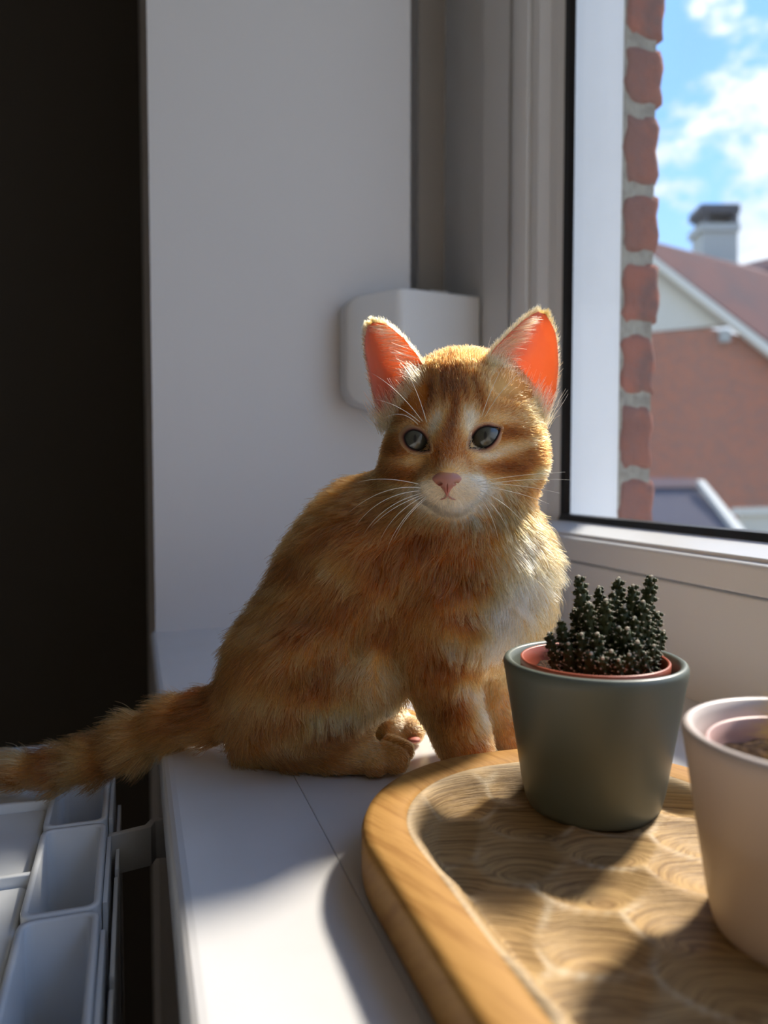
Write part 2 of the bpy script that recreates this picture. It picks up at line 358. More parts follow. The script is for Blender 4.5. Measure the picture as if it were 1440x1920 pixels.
# brick corner outside
YK = yo-.0045
bx0, bx1 = ony(1168, 400, YK)[0], ony(1240, 400, YK)[0]
outer = tag(empty('wall_outer', (0.48, 0.75, -0.2)), 'red brick corner of the house outside the window', None, None, S)
box('mortar', (bx0+.0004, YK+.0016, -0.25), (bx1-.008, 0.92, W_TOP+.3), M['mortar'], outer)
joints = [-205, -62, 78, 205, 355, 483, 617, 752, 890, 1030, 1170]
import bmesh
for i in range(len(joints)-1):
    zt = ony(1205, joints[i], YK)[2]-rng.uniform(.003, .0055); zb = ony(1205, joints[i+1], YK)[2]+rng.uniform(.003, .0055)
    bm = bmesh.new()
    bmesh.ops.create_grid(bm, x_segments=1, y_segments=1, size=1); bm.clear()
    xr = bx1 + rng.uniform(-.0045, .0030)
    bmesh.ops.create_cube(bm, size=1)
    bmesh.ops.subdivide_edges(bm, edges=bm.edges[:], cuts=5, use_grid_fill=True)
    hx, hy, hz = (xr-bx0)/2, 0.05, (zt-zb)/2
    cc = np.array([(xr+bx0)/2, YK+hy, (zt+zb)/2])
    for v in bm.verts:
        p = np.array(v.co)*2
        e = p*np.array([hx, hy, hz]); q = np.clip(e, [-hx+.006, -hy+.006, -hz+.006], [hx-.006, hy-.006, hz-.006]); d = e-q; n = np.linalg.norm(d)
        if n > 1e-9: e = q + d/n*min(n, .006)
        e += np.array([.0019*math.sin(5*p[2]+i*5+p[1]*4), .0004*math.sin(p[0]*5+i*3+p[2]*6), .0011*math.sin(p[0]*3+i*7+p[1]*3)])
        v.co = cc+e
    vv = [tuple(v.co) for v in bm.verts]; bm.verts.index_update(); ff = [tuple(v.index for v in f.verts) for f in bm.faces]; bm.free()
    mk('brick', vv, ff, M['brick' if i in (1, 5, 6, 9) else 'brick2'], outer, smooth=True)

# blind strap and winder
st0, st1 = ony(783, 300, 0.835)[0], ony(836, 300, 0.835)[0]
tag(box('blind_strap', (st0, 0.833, 0.30), (st1-.002, 0.8345, ZT-.0), M['strap'], None), 'taupe blind strap hanging beside the window frame', 'strap')
wd = empty('strap_winder', (0.28, 0.80, 0.215), 'white plastic strap winder box on the recess wall', 'strap winder')
def winder():
    # outline on the wall (x,z), front surface bent along a ridge
    l, r_ = 0.2085, 0.364; zt, zb = 0.348, 0.223
    oc = rounded([(l, zt-.010), (0.262, zt), (r_, zt+.004), (r_, zb-.004), (0.262, zb-.004), (l, zb+.010)], [0.016, 0.02, 0.002, 0.002, 0.02, 0.018], 8)
    ridge = 0.2615
    def fy(x): return 0.752 + (0.022*(ridge-x)/(ridge-l) if x < ridge else 0.030*(x-ridge)/(r_-ridge))
    n = len(oc); V = []; cx = sum(p[0] for p in oc)/n; cz = (zt+zb)/2
    layers = [(1.0, 0.80, False), (1.0, 0.004, True), (0.985, 0.0012, True), (0.965, 0.0, True)]
    for s, dy, front in layers:
        for x, z in oc:
            X, Z = cx+(x-cx)*s, cz+(z-cz)*s
            V.append((X, fy(X)+dy if front else 0.799, Z))
    Fc = []
    for L_ in range(3):
        for j in range(n): j2 = (j+1) % n; Fc.append((L_*n+j, L_*n+j2, (L_+1)*n+j2, (L_+1)*n+j))
    # front cap as strips across x so the ridge stays
    o3 = 3*n
    top = sorted([j for j in range(n) if oc[j][1] > cz], key=lambda j: oc[j][0]); bot = sorted([j for j in range(n) if oc[j][1] <= cz], key=lambda j: oc[j][0])
    k = min(len(top), len(bot))
    for a in range(k-1): Fc.append((o3+top[a], o3+top[a+1], o3+bot[a+1], o3+bot[a]))
    o = mk('winder_case', V, Fc, M['winder'], wd)
    bm = bmesh.new(); bm.from_mesh(o.data); bmesh.ops.recalc_face_normals(bm, faces=bm.faces); bm.to_mesh(o.data); bm.free()
    bevel(o, 0.001)
winder()
g = at(826, 540, 0.865)
box('strap_guide', (g[0]-.012, 0.818, 0.350), (g[0]+.014, 0.85, 0.3645), M['winder'], wd, bev=0.004)

# ------------------------------------------------------------------ radiator
rad = empty('radiator', (-0.07, 0.2, -0.60), 'white column radiator standing below the window sill', 'radiator')
RZ = -0.033; pitch = 0.0895; yend = 0.575
xa, xb, xm, xl = -0.0205, -0.0170, -0.0500, -0.118
nsec = 8
def shell(name, x0, x1, y0, y1, z1, th, m, depth=0.5, r=0.006):
    """open-topped rectangular tube of wall thickness th"""
    o = rounded([(x0, y0), (x1, y0), (x1, y1), (x0, y1)], r, 4); i = rounded([(x0+th, y0+th), (x1-th, y0+th), (x1-th, y1-th), (x0+th, y1-th)], max(r-th*.6, .001), 4)
    n = len(o); V = [(x, y, z1-depth) for x, y in o]+[(x, y, z1-.0008) for x, y in o]+[(x*.85+a*.15, y*.85+b*.15, z1) for (x, y), (a, b) in zip(o, i)]
    V += [(x*.15+a*.85, y*.15+b*.85, z1) for (x, y), (a, b) in zip(o, i)]+[(x, y, z1-.0008) for x, y in i]+[(x, y, z1-depth) for x, y in i]
    Fc = [(k*n+j, k*n+(j+1) % n, (k+1)*n+(j+1) % n, (k+1)*n+j) for k in range(5) for j in range(n)]
    return mk(name, V, Fc, m, rad, smooth=True)
for k in range(nsec):
    y1 = 0.532-k*pitch
    shell('fin_channel', xm, xb, y1-pitch+.0012, y1-.0003, RZ, 0.0032, M['rad'])
    # lower flat-topped channel towards the room, half a pitch off
    ya = y1+pitch*.5
    prism('column', rounded([(xl, ya-pitch+.003), (xm-.0015, ya-pitch+.003), (xm-.0015, ya-.002), (xl, ya-.002)], 0.004, 3), 'z', RZ-.5, RZ-.006, M['rad'], rad, bev=0.0015)
    box('web', (xl, ya-.002, RZ-.45), (xm+.001, ya+.0015, RZ-.001), M['rad'], rad, bev=0.0007)
box('end_panel', (xl-.02, 0.5355, RZ-.5), (xa-.028, yend, RZ+.0045), M['rad'], rad, bev=0.005)
box('room_panel', (xl-.022, 0.54-nsec*pitch, RZ-.5), (xl-.001, 0.535, RZ), M['rad'], rad, bev=0.004)
for k in range(nsec):
    y1 = 0.532-k*pitch
    box('rear_fin', (xb+.0004, y1-pitch+.012, RZ-.5), (xb+.0026, y1-.010, RZ-.004), M['rad'], rad, bev=0.0005)
    box('rear_fin', (xb+.0045, y1-pitch*1.4+.004, RZ-.5), (xb+.0065, y1-pitch*.4-.004, RZ-.012), M['rad'], rad, bev=0.0005)
b0 = onz(212, 1590, RZ-.02); b1 = onz(300, 1565, RZ-.02)
prism('wall_bracket', [(-0.016, 0.432), (0.006, 0.437), (0.0085, 0.444), (0.046, 0.444), (0.046, 0.4475), (0.006, 0.4475), (0.003, 0.441), (-0.016, 0.436)], 'z', RZ-.026, RZ-.004, M['steel'], rad, bev=0.0004)

# ------------------------------------------------------------------ tray
def tray():
    XA, XB, YE, R = 0.0785, 0.250, 0.339, 0.080
    ynear = -0.03; zr, zf = 0.0225, 0.0105
    n = 160
    out = []
    for a in np.linspace(180, 90, 60): out.append((XA+R+R*math.cos(math.radians(a)), YE-R+R*math.sin(math.radians(a))))
    for a in np.linspace(90, 0, 60): out.append((XB-R+R*math.cos(math.radians(a)), YE-R+R*math.sin(math.radians(a))))
    for t in np.linspace(0, 1, 80)[1:-1]: out.append((XB, YE-R+(ynear+2*R-YE)*t))
    for a in np.linspace(0, -90, 40): out.append((XB-R+R*math.cos(math.radians(a)), ynear+R+R*math.sin(math.radians(a))))
    for a in np.linspace(-90, -180, 40): out.append((XA+R+R*math.cos(math.radians(a)), ynear+R+R*math.sin(math.radians(a))))
    for t in np.linspace(0, 1, 80)[1:-1]: out.append((XA, ynear+R+(YE-R-ynear-R)*t))
    out = np.array(out); n = len(out)
    # inward normals, offset rings for the rim, then shrink to the centre line
    tan = np.roll(out, -1, 0)-np.roll(out, 1, 0); tan /= np.linalg.norm(tan, axis=1)[:, None]
    inn = np.stack([tan[:, 1], -tan[:, 0]], 1)
    RIM = 0.0175
    rings = [(0.003, 0.0), (0.0008, 0.001), (0.0, 0.004), (0.0, zr-.0035), (0.0012, zr-.0008), (0.004, zr), (0.010, zr+.0003), (RIM-.002, zr), (RIM, zr-.0006)]
    V = []; ridge = []
    for d, z in rings:
        p = out+inn*d; V += [(x, y, z) for x, y in p]; ridge += [0]*n
    nr = len(rings)
    # spine for the inner part
    spine = np.stack([np.full(n, 0.164), np.clip(out[:, 1], ynear+R, YE-R)], 1)
    base = out+inn*RIM
    # hollows: jittered staggered centres
    cs = []; row = 0; y = ynear
    g2 = np.random.default_rng(5)
    while y < YE:
        x = XA+(0.0185 if row % 2 else 0.0)
        while x < XB+.02:
            cs.append((x+g2.uniform(-.0075, .0075), y+g2.uniform(-.0065, .0065))); x += 0.037
        y += 0.0255; row += 1
    cs = np.array(cs)
    m = 90
    for k in range(1, m+1):
        s = k/m; p = base*(1-s)+spine*s
        dr = np.linalg.norm(p-base, axis=1)
        w = 0.013
        slope = np.clip(dr/w, 0, 1); slope = slope*slope*(3-2*slope)
        dd = np.sort(np.linalg.norm(p[:, None]-cs[None], axis=2), axis=1)
        f1, f2 = dd[:, 0], dd[:, 1]
        hol = 0.0056*np.clip(f1/0.021, 0, 1.2)**2            # rises to the ridge between two hollows
        e = np.clip((f2-f1)/0.0035, 0, 1)
        hol -= 0.0007*(1-e)
        z = zr-.0006+(zf-zr+.0006)*slope+(hol-.0005)*np.clip(dr/.006, 0, 1)
        rv = np.clip(1-(f2-f1)/0.0034, 0, 1)*np.clip(dr/.006, 0, 1)*np.clip(.35+.9*np.sin(p[:, 0]*150+p[:, 1]*63)*np.sin(p[:, 1]*110-p[:, 0]*40+1), .05, 1)
        V += [(a, b, c) for (a, b), c in zip(p, z)]; ridge += list(np.maximum(rv*0.8, 0.55*np.clip(1-dr/.006, 0, 1)))
    rows = nr+m; Fc = []; mi = []
    for i in range(rows-1):
        for j in range(n):
            j2 = (j+1) % n; Fc.append((i*n+j, (i+1)*n+j, (i+1)*n+j2, i*n+j2)); mi.append(0 if i < nr-1 else 1)
    Fc.append(tuple(range(n))); mi.append(0)
    o = mk('wooden_tray', V, Fc, [M['wood_rim'], M['wood_in']], None, smooth=True)
    o.data.polygons.foreach_set('material_index', np.array(mi, np.int32))
    a = o.data.attributes.new('ridge', 'FLOAT', 'POINT'); a.data.foreach_set('value', np.array(ridge, np.float32))
    bm = bmesh.new(); bm.from_mesh(o.data); bmesh.ops.recalc_face_normals(bm, faces=bm.faces); bm.to_mesh(o.data); bm.free()
    tag(o, 'carved wooden serving tray with scalloped hollows under the cactus pots', 'tray')
tray()

# ------------------------------------------------------------------ pots
ZP = 0.0118
def pot(name, c, m, label, rim=0.0395, base=0.0290, h=0.0655):
    t = 0.0036
    def rr(z): return base+(rim-base)*z/h
    prof = [(0.001, 0.0), (base-.004, 0.0), (base-.0012, 0.0010), (base, 0.0035)]
    prof += [(rr(z), z) for z in np.linspace(0.010, h-.006, 8)]
    prof += [(rr(h)-.0003, h-.0025), (rr(h)-.0009, h-.0008), (rr(h)-.0022, h), (rr(h)-.0036, h-.0007), (rr(h)-.0046, h-.003)]
    prof += [(rr(z)-t-.0015, z) for z in np.linspace(h-.008, 0.008, 6)] + [(base-.0062, 0.0052), (0.001, 0.005)]
    return tag(lathe(name, prof, (c[0], c[1], ZP), m, closed=False), label, 'plant pot')
CG = (0.190, 0.290); CW = (0.2005, 0.184)
pot('plant_pot', CG, M['green_pot'], 'sage green ceramic pot holding the clustered dark cactus')
pot('plant_pot', CW, M['white_pot'], 'blush white ceramic pot on the tray beside the green pot')
def nursery(c, m, label, hgt):
    r0, h = 0.0318, hgt
    e = empty('nursery_pot', (c[0], c[1], ZP+.0055), label, 'plant pot')
    zb = ZP+.0055+hgt-h
    prof = [(0.001, 0), (0.021, 0), (r0-.002, h-.006), (r0-.0002, h-.0055), (r0, h-.0006), (r0-.0006, h), (r0-.0014, h-.0006), (r0-.0022, h-.005), (0.0195, 0.002), (0.001, 0.002)]
    lathe('pot_wall', prof, (c[0], c[1], zb), m, e, closed=False)
    # soil: lumpy disc
    V = [(c[0], c[1], zb+h-.0075)]; Fc = []; n = 48
    g3 = np.random.default_rng(3)
    for i in range(1, 9):
        for j in range(n):
            a = 2*np.pi*j/n; r = 0.0292*i/8
            V.append((c[0]+r*math.cos(a), c[1]+r*math.sin(a), zb+h-.0080+g3.uniform(0, .0022)+(0 if i < 8 else -.001)))
    for j in range(n): Fc.append((0, 1+j, 1+(j+1) % n))
    for i in range(7):
        for j in range(n): j2 = (j+1) % n; Fc.append((1+i*n+j, 1+(i+1)*n+j, 1+(i+1)*n+j2, 1+i*n+j2))
    s = mk('soil', V, Fc, M['soil'], e, smooth=True); s['kind'] = 'stuff'
    return zb+h-.007
zs1 = nursery(CG, M['terracotta'], 'terracotta plastic inner pot set inside the sage green pot', 0.0600)
zs2 = nursery(CW, M['pink_plastic'], 'pale pink plastic inner pot set inside the blush white pot', 0.0550)

# clustered cactus: every stem a part, tubercles on a spiral, wool on every tubercle
ICO = None
def ico():
    global ICO
    if ICO is None:
        bm = bmesh.new(); bmesh.ops.create_icosphere(bm, subdivisions=1, radius=1); bm.verts.index_update()
        ICO = (np.array([v.co[:] for v in bm.verts]), [tuple(v.index for v in f.verts) for f in bm.faces]); bm.free()
    return ICO
def cactus():
    root = empty('cactus', (CG[0], CG[1], zs1-.002), 'dark green clustered cactus with woolly white dots and finger stems', 'cactus')
    dc = float((np.array([*CG, 0])-EYE)@FWD)
    # tip pixel x, y, depth offset of the tip, base pixel x, radius in pixels
    stems = [(1085,1083,.004,1112,17),(1123,1102,.012,1130,14),(1160,1086,.006,1158,16),(1187,1100,.000,1180,16),(1221,1083,.004,1200,17),
             (1077,1142,.008,1100,14),(1104,1132,-.004,1110,15),(1136,1127,-.006,1136,17),(1150,1112,.002,1150,15),(1206,1130,-.004,1196,17),
             (1052,1165,-.002,1068,14),(1029,1188,-.002,1050,12),(1234,1150,.004,1216,15),(1244,1185,.000,1224,15),(1240,1200,.006,1225,13),
             (1176,1180,-.014,1172,17),(1195,1205,-.019,1188,17),(1160,1178,-.010,1156,17),(1090,1190,-.012,1094,15),(1120,1190,-.016,1120,17),
             (1066,1208,-.010,1072,15),(1146,1222,-.021,1146,16),(1108,1226,-.020,1106,16),(1226,1212,-.010,1214,15),(1180,1228,-.022,1176,15),
             (1046,1222,-.004,1054,13),(1208,1226,-.017,1202,15),(1100,1160,.002,1104,16),(1170,1140,-.004,1170,17),(1218,1165,-.004,1206,16),
             (1074,1180,.004,1082,15),(1128,1150,.000,1128,17),(1190,1160,-.008,1188,17),(1130,1235,-.024,1130,14),(1160,1238,-.025,1160,13)]
    g4 = np.random.default_rng(11)
    IV, IF = ico()
    for tx, ty, dd, bx, rp in stems:
        d = dc+dd; tip = at(tx, ty, d); r0 = rp*1.42*d/F
        bse = at(bx, 1240, dc+dd*.55); bse[2] = zs1-.003
        v2 = np.array([bse[0]-CG[0], bse[1]-CG[1]]); n2 = np.linalg.norm(v2)
        if n2 > 0.022: bse[:2] = np.array(CG)+v2/n2*0.022
        ax = tip-bse; Ln = np.linalg.norm(ax); ax /= Ln
        u = np.cross(ax, [0.2, 0.9, 0.1]); u /= np.linalg.norm(u); w = np.cross(ax, u)
        ts = np.linspace(0, 1, 8)
        def rad_at(t): return r0*0.72*(1-0.56*t**1.3)*(1 if t < .93 else 0.72)
        core = tube([bse+ax*Ln*t for t in ts], [rad_at(t) for t in ts], 8)
        parts = [core]; wool = []
        step = r0*0.165; k = 0; s = 0.0
        while s < Ln:
            t = s/Ln; a = k*2.39996+g4.uniform(-.2, .2); rr = rad_at(t)
            dirv = math.cos(a)*u+math.sin(a)*w
            c = bse+ax*s+dirv*rr; sz = r0*0.30*(1-.32*t)*g4.uniform(.85, 1.15)
            parts.append(((c+dirv*sz*.25+IV*sz).tolist(), IF))
            cw = c+dirv*sz*1.12+ax*sz*.35
            wool.append(((cw+IV*sz*0.33*g4.uniform(.8, 1.2)).tolist(), IF))
            for q in range(2):
                dv = dirv*1.0+ax*g4.uniform(-.5, .9)+np.cross(ax, dirv)*g4.uniform(-.9, .9); dv /= np.linalg.norm(dv)
                l = sz*g4.uniform(.9, 1.5); pv = np.cross(dv, ax); pv /= np.linalg.norm(pv)+1e-9; qv = np.cross(pv, dv); h_ = 0.00011
                wool.append(([cw+pv*h_, cw-pv*h_*.5+qv*h_*.8, cw-pv*h_*.5-qv*h_*.8, cw+dv*l], [(0, 1, 3), (1, 2, 3), (2, 0, 3)]))
            s += step*(1-.35*t); k += 1
        tw = (tip+ax*r0*.05+IV*r0*0.20).tolist(); wool.append((tw, IF))
        V, Fc = join(parts); st = mk('stem', V, Fc, M['cactus'], root, smooth=True)
        V, Fc = join(wool); wo = mk('wool', V, Fc, M['wool'], st); wo['kind'] = 'stuff'
    # long rusty spines near the soil
    sp = []
    for k in range(70):
        a = g4.uniform(0, 2*np.pi); r = g4.uniform(.018, .0245)
        p = np.array([CG[0]+r*math.cos(a), CG[1]+r*math.sin(a), zs1+g4.uniform(0, .008)])
        dv = np.array([math.cos(a)*g4.uniform(.1, 1), math.sin(a)*g4.uniform(.1, 1), g4.uniform(.0, .9)]); dv /= np.linalg.norm(dv); l = g4.uniform(.003, .0058)
        pv = np.cross(dv, [.3, .5, .8]); pv /= np.linalg.norm(pv); qv = np.cross(pv, dv); h_ = 0.00012
        sp.append(([p+pv*h_, p-pv*h_*.5+qv*h_*.8, p-pv*h_*.5-qv*h_*.8, p+dv*l], [(0, 1, 3), (1, 2, 3), (2, 0, 3)]))
    V, Fc = join(sp); o = mk('spines', V, Fc, M['spine'], root); o['kind'] = 'stuff'
cactus()

def gold_cactus():
    root = empty('cactus', (CW[0], CW[1], zs2-.003), 'round green cactus with golden spines in the blush white pot', 'cactus')
    g5 = np.random.default_rng(4); c = np.array([CW[0]+.006, CW[1]-.003, zs2+.010]); R0 = 0.0155
    nt_, nz = 120, 24; V = []; Fc = []
    for i in range(nz+1):
        ph = math.pi*i/nz
        for j in range(nt_):
            a = 2*np.pi*j/nt_; r = R0*(1+.08*math.cos(13*a))*math.sin(ph)
            V.append((c[0]+r*math.cos(a), c[1]+r*math.sin(a), c[2]+R0*1.15*math.cos(ph)))
    for i in range(nz):
        for j in range(nt_): j2 = (j+1) % nt_; Fc.append((i*nt_+j, (i+1)*nt_+j, (i+1)*nt_+j2, i*nt_+j2))
    mk('stem', V, Fc, M['cactus'], root, smooth=True)
    sp = []
    for j in range(13):
        for i in range(2, 20):
            ph = math.pi*i/22; a = 2*np.pi*j/13
            nv = np.array([math.sin(ph)*math.cos(a), math.sin(ph)*math.sin(a), math.cos(ph)]); p = c+nv*[R0*1.08, R0*1.08, R0*1.2]
            for q in range(7):
                dv = nv+g5.normal(0, .55, 3); dv /= np.linalg.norm(dv); l = g5.uniform(.006, .0135)
                pv = np.cross(dv, [.3, .5, .8]); pv /= np.linalg.norm(pv); qv = np.cross(pv, dv); h_ = 0.00016
                sp.append(([p+pv*h_, p-pv*h_*.5+qv*h_*.8, p-pv*h_*.5-qv*h_*.8, p+dv*l], [(0, 1, 3), (1, 2, 3), (2, 0, 3)]))
    V, Fc = join(sp); o = mk('spines', V, Fc, M['gold_spine'], root); o['kind'] = 'stuff'
gold_cactus()

# ------------------------------------------------------------------ the neighbour's house
def slab(name, pts, th, m, parent, uvscale=None, nrm=None):
    """planar polygon with thickness, pts in world"""
    pts = [np.asarray(p, float) for p in pts]; n = len(pts)
    nn = np.cross(pts[1]-pts[0], pts[-1]-pts[0]); nn /= np.linalg.norm(nn)
    if nn@FWD < 0: nn = -nn
    V = pts+[p+nn*th for p in pts]
    Fc = [tuple(range(n)), tuple(range(2*n-1, n-1, -1))]+[(i, n+i, n+(i+1) % n, (i+1) % n) for i in range(n)]
    o = mk(name, V, Fc, m, parent)
    bm = bmesh.new(); bm.from_mesh(o.data); bmesh.ops.recalc_face_normals(bm, faces=bm.faces); bm.to_mesh(o.data); bm.free()
    if uvscale:
        uv = o.data.uv_layers.new(name='uv'); ex = pts[1]-pts[0]; ex /= np.linalg.norm(ex)
        for lp in o.data.loops:
            p = np.array(o.data.vertices[lp.vertex_index].co)/K
            uv.data[lp.index].uv = (float(p@ex)*uvscale, float(p[2])*uvscale)
    return o
DH = 14.0
hb = at(1340, 1400, DH)
house = empty('house', hb, 'red brick neighbouring house with cream gable top and tiled roof', 'house')
def hp(x, y, d=DH): return at(x, y, d)
slab('gable_wall', [hp(1120, 1420), hp(1700, 1420), hp(1700, 830), hp(1430, 638), hp(1330, 616), hp(1120, 630)], 0.3, M['house_brick'], house, 1.0)
slab('cream_gable', [hp(1120, 632, DH-.02), hp(1372, 608, DH-.02), hp(1232, 500, DH-.02), hp(1170, 455, DH-.02), hp(1120, 492, DH-.02)], 0.2, M['house_cream'], house)
slab('bargeboard', [hp(1170, 450, DH-.25), hp(1176, 441, DH-.25), hp(1720, 858, DH-.25), hp(1714, 880, DH-.25)], 0.12, M['house_trim'], house)
slab('roof', [hp(1176, 440, DH-.20), hp(1740, 862, DH-.2), hp(1900, 640, DH+5), hp(1384, 494, DH+5)], 0.15, M['house_tile'], house)
slab('cross_roof', [hp(1376, 500, DH+5.5), hp(1440, 484, DH+5.5), hp(1600, 452, DH+5.5), hp(1900, 640, DH+5), hp(1384, 520, DH+5)], 0.15, M['house_tile'], house)
def hbox(name, x0, x1, y0, y1, d, th, m, parent): return slab(name, [hp(x0, y1, d), hp(x1, y1, d), hp(x1, y0, d), hp(x0, y0, d)], th, m, parent)
ch = hbox('chimney', 1318, 1383, 430, 520, DH+3, 0.6, M['house_grey'], house)
hbox('chimney_flange', 1313, 1388, 418, 432, DH+2.95, 0.7, M['house_grey'], ch)
hbox('chimney_post', 1322, 1330, 396, 418, DH+3, 0.6, M['house_dark'], ch)
hbox('chimney_post', 1374, 1384, 396, 418, DH+3, 0.6, M['house_dark'], ch)
hbox('chimney_cap', 1315, 1388, 382, 398, DH+2.95, 0.7, M['house_dark'], ch)
lv = hp(1362, 628, DH-.1)
hbox('wall_fitting', 1352, 1370, 618, 640, DH-.15, 0.12, M['house_grey'], house)
low = empty('outbuilding', hp(1290, 1400, 9.5), 'low slate roofed outbuilding in front of the brick house', 'outbuilding')
slab('slate_roof', [hp(1100, 1020, 9), hp(1408, 1020, 9), hp(1316, 912, 10.5), hp(1100, 912, 10.5)], 0.1, M['house_slate'], low)
slab('ridge_capping', [hp(1100, 914, 10.4), hp(1318, 914, 10.4), hp(1312, 897, 10.4), hp(1100, 893, 10.4)], 0.1, mat('far_pinkish_ridge', (0.36, 0.24, 0.22), 0.9), low)
slab('verge_trim', [hp(1308, 900, 10.3), hp(1320, 900, 10.3), hp(1418, 1020, 8.9), hp(1400, 1020, 8.9)], 0.08, M['house_trim'], low)
slab('end_wall', [hp(1100, 1020, 9.05), hp(1408, 1020, 9.05), hp(1408, 1400, 9.05), hp(1100, 1400, 9.05)], 0.2, M['house_cream'], low)
yard = empty('garden_wall', hp(1470, 1100, 10), 'pale rendered garden wall beside the outbuilding', 'wall')
slab('wall_face', [hp(1395, 1200, 10.8), hp(1700, 1200, 10.8), hp(1700, 955, 10.8), hp(1395, 962, 10.8)], 0.2, M['house_cream'], yard)
slab('wall_coping', [hp(1390, 966, 10.75), hp(1702, 959, 10.75), hp(1702, 945, 10.75), hp(1390, 952, 10.75)], 0.3, M['house_trim'], yard)
tag(box('ground', (2.0, -30, -5.2), (60, 60, -5.0), mat('far_ground', (0.22, 0.22, 0.16), 1.0, noise=(.4, (0.16, 0.15, 0.12), .4, .6))), 'ground far below around the neighbouring house', None, None, S)

# ------------------------------------------------------------------ the kitten
def pm(r, d): return r*d/F                                   # pixels at a distance -> drafting units
# tapered limbs: chains of (px, py, distance, radius px); blend radius
CH = []
def chain(pts, k=0.012):
    q = [(at(x, y, d), pm(r, d)) for x, y, d, r in pts]
    for (a, ra), (b, rb) in zip(q[:-1], q[1:]): CH.append(('c', a, b, ra, rb, k))
def ell(x, y, d, rx, ry, rd, k=0.012, ang=0.0, yaw=0.0):
    """ellipsoid with pixel radii across, and a depth radius; ang turns it in the picture plane, yaw about the vertical"""
    c = at(x, y, d); a = math.radians(ang); b = math.radians(yaw)
    r2 = RGT*math.cos(b)+FWD*math.sin(b); f2 = -RGT*math.sin(b)+FWD*math.cos(b)
    e1 = r2*math.cos(a)+UP*math.sin(a); e2 = -r2*math.sin(a)+UP*math.cos(a)
    CH.append(('e', c, np.stack([e1, e2, f2]), np.array([pm(rx, d), pm(ry, d), pm(rd, d)]), k))
# trunk
ell(668, 1118, .437, 142, 152, 128, .03, 20)
ell(556, 1266, .433, 124, 132, 128, .03)
ell(780, 1090, .430, 135, 132, 118, .03)
ell(905, 1075, .428, 104, 118, 100, .03, 10)
ell(890, 1150, .430, 78, 70, 84, .03)
chain([(890, 1040, .430, 96), (880, 900, .430, 88)], .03)                 # neck
chain([(720, 1000, .437, 100), (850, 930, .436, 84)], .03)               # nape
chain([(700, 1210, .436, 78), (830, 1180, .434, 70)], .03)               # belly
# near hind leg: thigh, shank, foot, toes
ell(585, 1298, .411, 112, 100, 52, .018, -12)
chain([(600, 1275, .410, 84), (690, 1268, .408, 52), (640, 1345, .407, 44)], .016)
chain([(560, 1350, .410, 66), (480, 1385, .416, 34)], .016)
chain([(470, 1400, .424, 26), (560, 1414, .413, 27), (640, 1417, .4085, 30), (685, 1416, .4075, 31)], .010)
for (x, y, d, r) in [(668, 1431, .4055, 21), (703, 1432, .4015, 25), (741, 1426, .4045, 25), (756, 1408, .4130, 19)]:
    chain([(x-26, y-14, d+.006, r-4), (x, y, d, r)], .0014)
# far hind foot
chain([(600, 1340, .462, 40), (690, 1352, .459, 34), (736, 1352, .456, 32)], .010)
for (x, y, d, r) in [(738, 1366, .4500, 26), (771, 1369, .4500, 25), (783, 1356, .4600, 18)]:
    chain([(x-24, y-12, d+.006, r-4), (x, y, d, r)], .0014)
# near foreleg
chain([(842, 1150, .402, 66), (822, 1235, .404, 52), (842, 1325, .407, 42), (870, 1392, .408, 37), (884, 1414, .404, 33)], .014)
for (x, y, d, r) in [(862, 1432, .4060, 16), (882, 1434, .4045, 17), (902, 1432, .4060, 16), (916, 1428, .410, 14)]:
    chain([(x-6, y-20, d+.006, r), (x, y, d, r)], .004)
# far foreleg
chain([(930, 1160, .445, 52), (922, 1240, .447, 35), (934, 1320, .447, 29), (948, 1372, .446, 28), (962, 1384, .442, 26)], .012)
for (x, y, d, r) in [(950, 1392, .4375, 14), (970, 1393, .437, 15), (988, 1389, .4395, 14)]:
    chain([(x-8, y-14, d+.006, r), (x, y, d, r)], .004)
# tail
TAIL = [(455, 1320, .428, 46), (400, 1340, .434, 32), (330, 1354, .442, 25), (250, 1388, .449, 24), (180, 1420, .455, 22), (110, 1440, .460, 20), (30, 1446, .466, 17), (-30, 1440, .472, 12), (-60, 1434, .476, 7)]
chain(TAIL, .012)
# head
ell(872, 776, .430, 140, 116, 128, .016)
ell(782, 858, .414, 60, 62, 58, .016)
ell(957, 856, .413, 66, 70, 60, .016)
ell(848, 868, .408, 72, 72, 66, .016)
chain([(848, 770, .403, 40), (842, 836, .392, 26), (838, 884, .3795, 19)], .010)
ell(802, 790, .408, 42, 34, 38, .010)
ell(892, 784, .405, 44, 36, 40, .010)
ell(810, 914, .3885, 32, 27, 34, .007)
ell(876, 912, .3880, 34, 28, 34, .007)
ell(842, 904, .391, 40, 36, 40, .008)
ell(846, 944, .3900, 27, 19, 30, .006)
EYES = [dict(c=at(780, 825, .4015), r=.0088, ol=[(758, 820), (763, 811), (773, 806), (785, 808), (794, 815), (801, 828), (805, 842), (795, 845), (782, 844), (771, 841), (762, 833)]),
        dict(c=at(909, 820, .4000), r=.0096, ol=[(881, 838), (885, 822), (892, 810), (902, 802), (914, 799), (927, 801), (937, 804), (933, 818), (925, 830), (914, 838), (902, 841), (891, 840)])]
CUTS = [(at(781, 826, .3925), .026*0+pm(24, .39), pm(19.5, .39), .0085, -18), (at(909, 820, .3905), pm(27, .39), pm(20.5, .39), .0085, 14)]

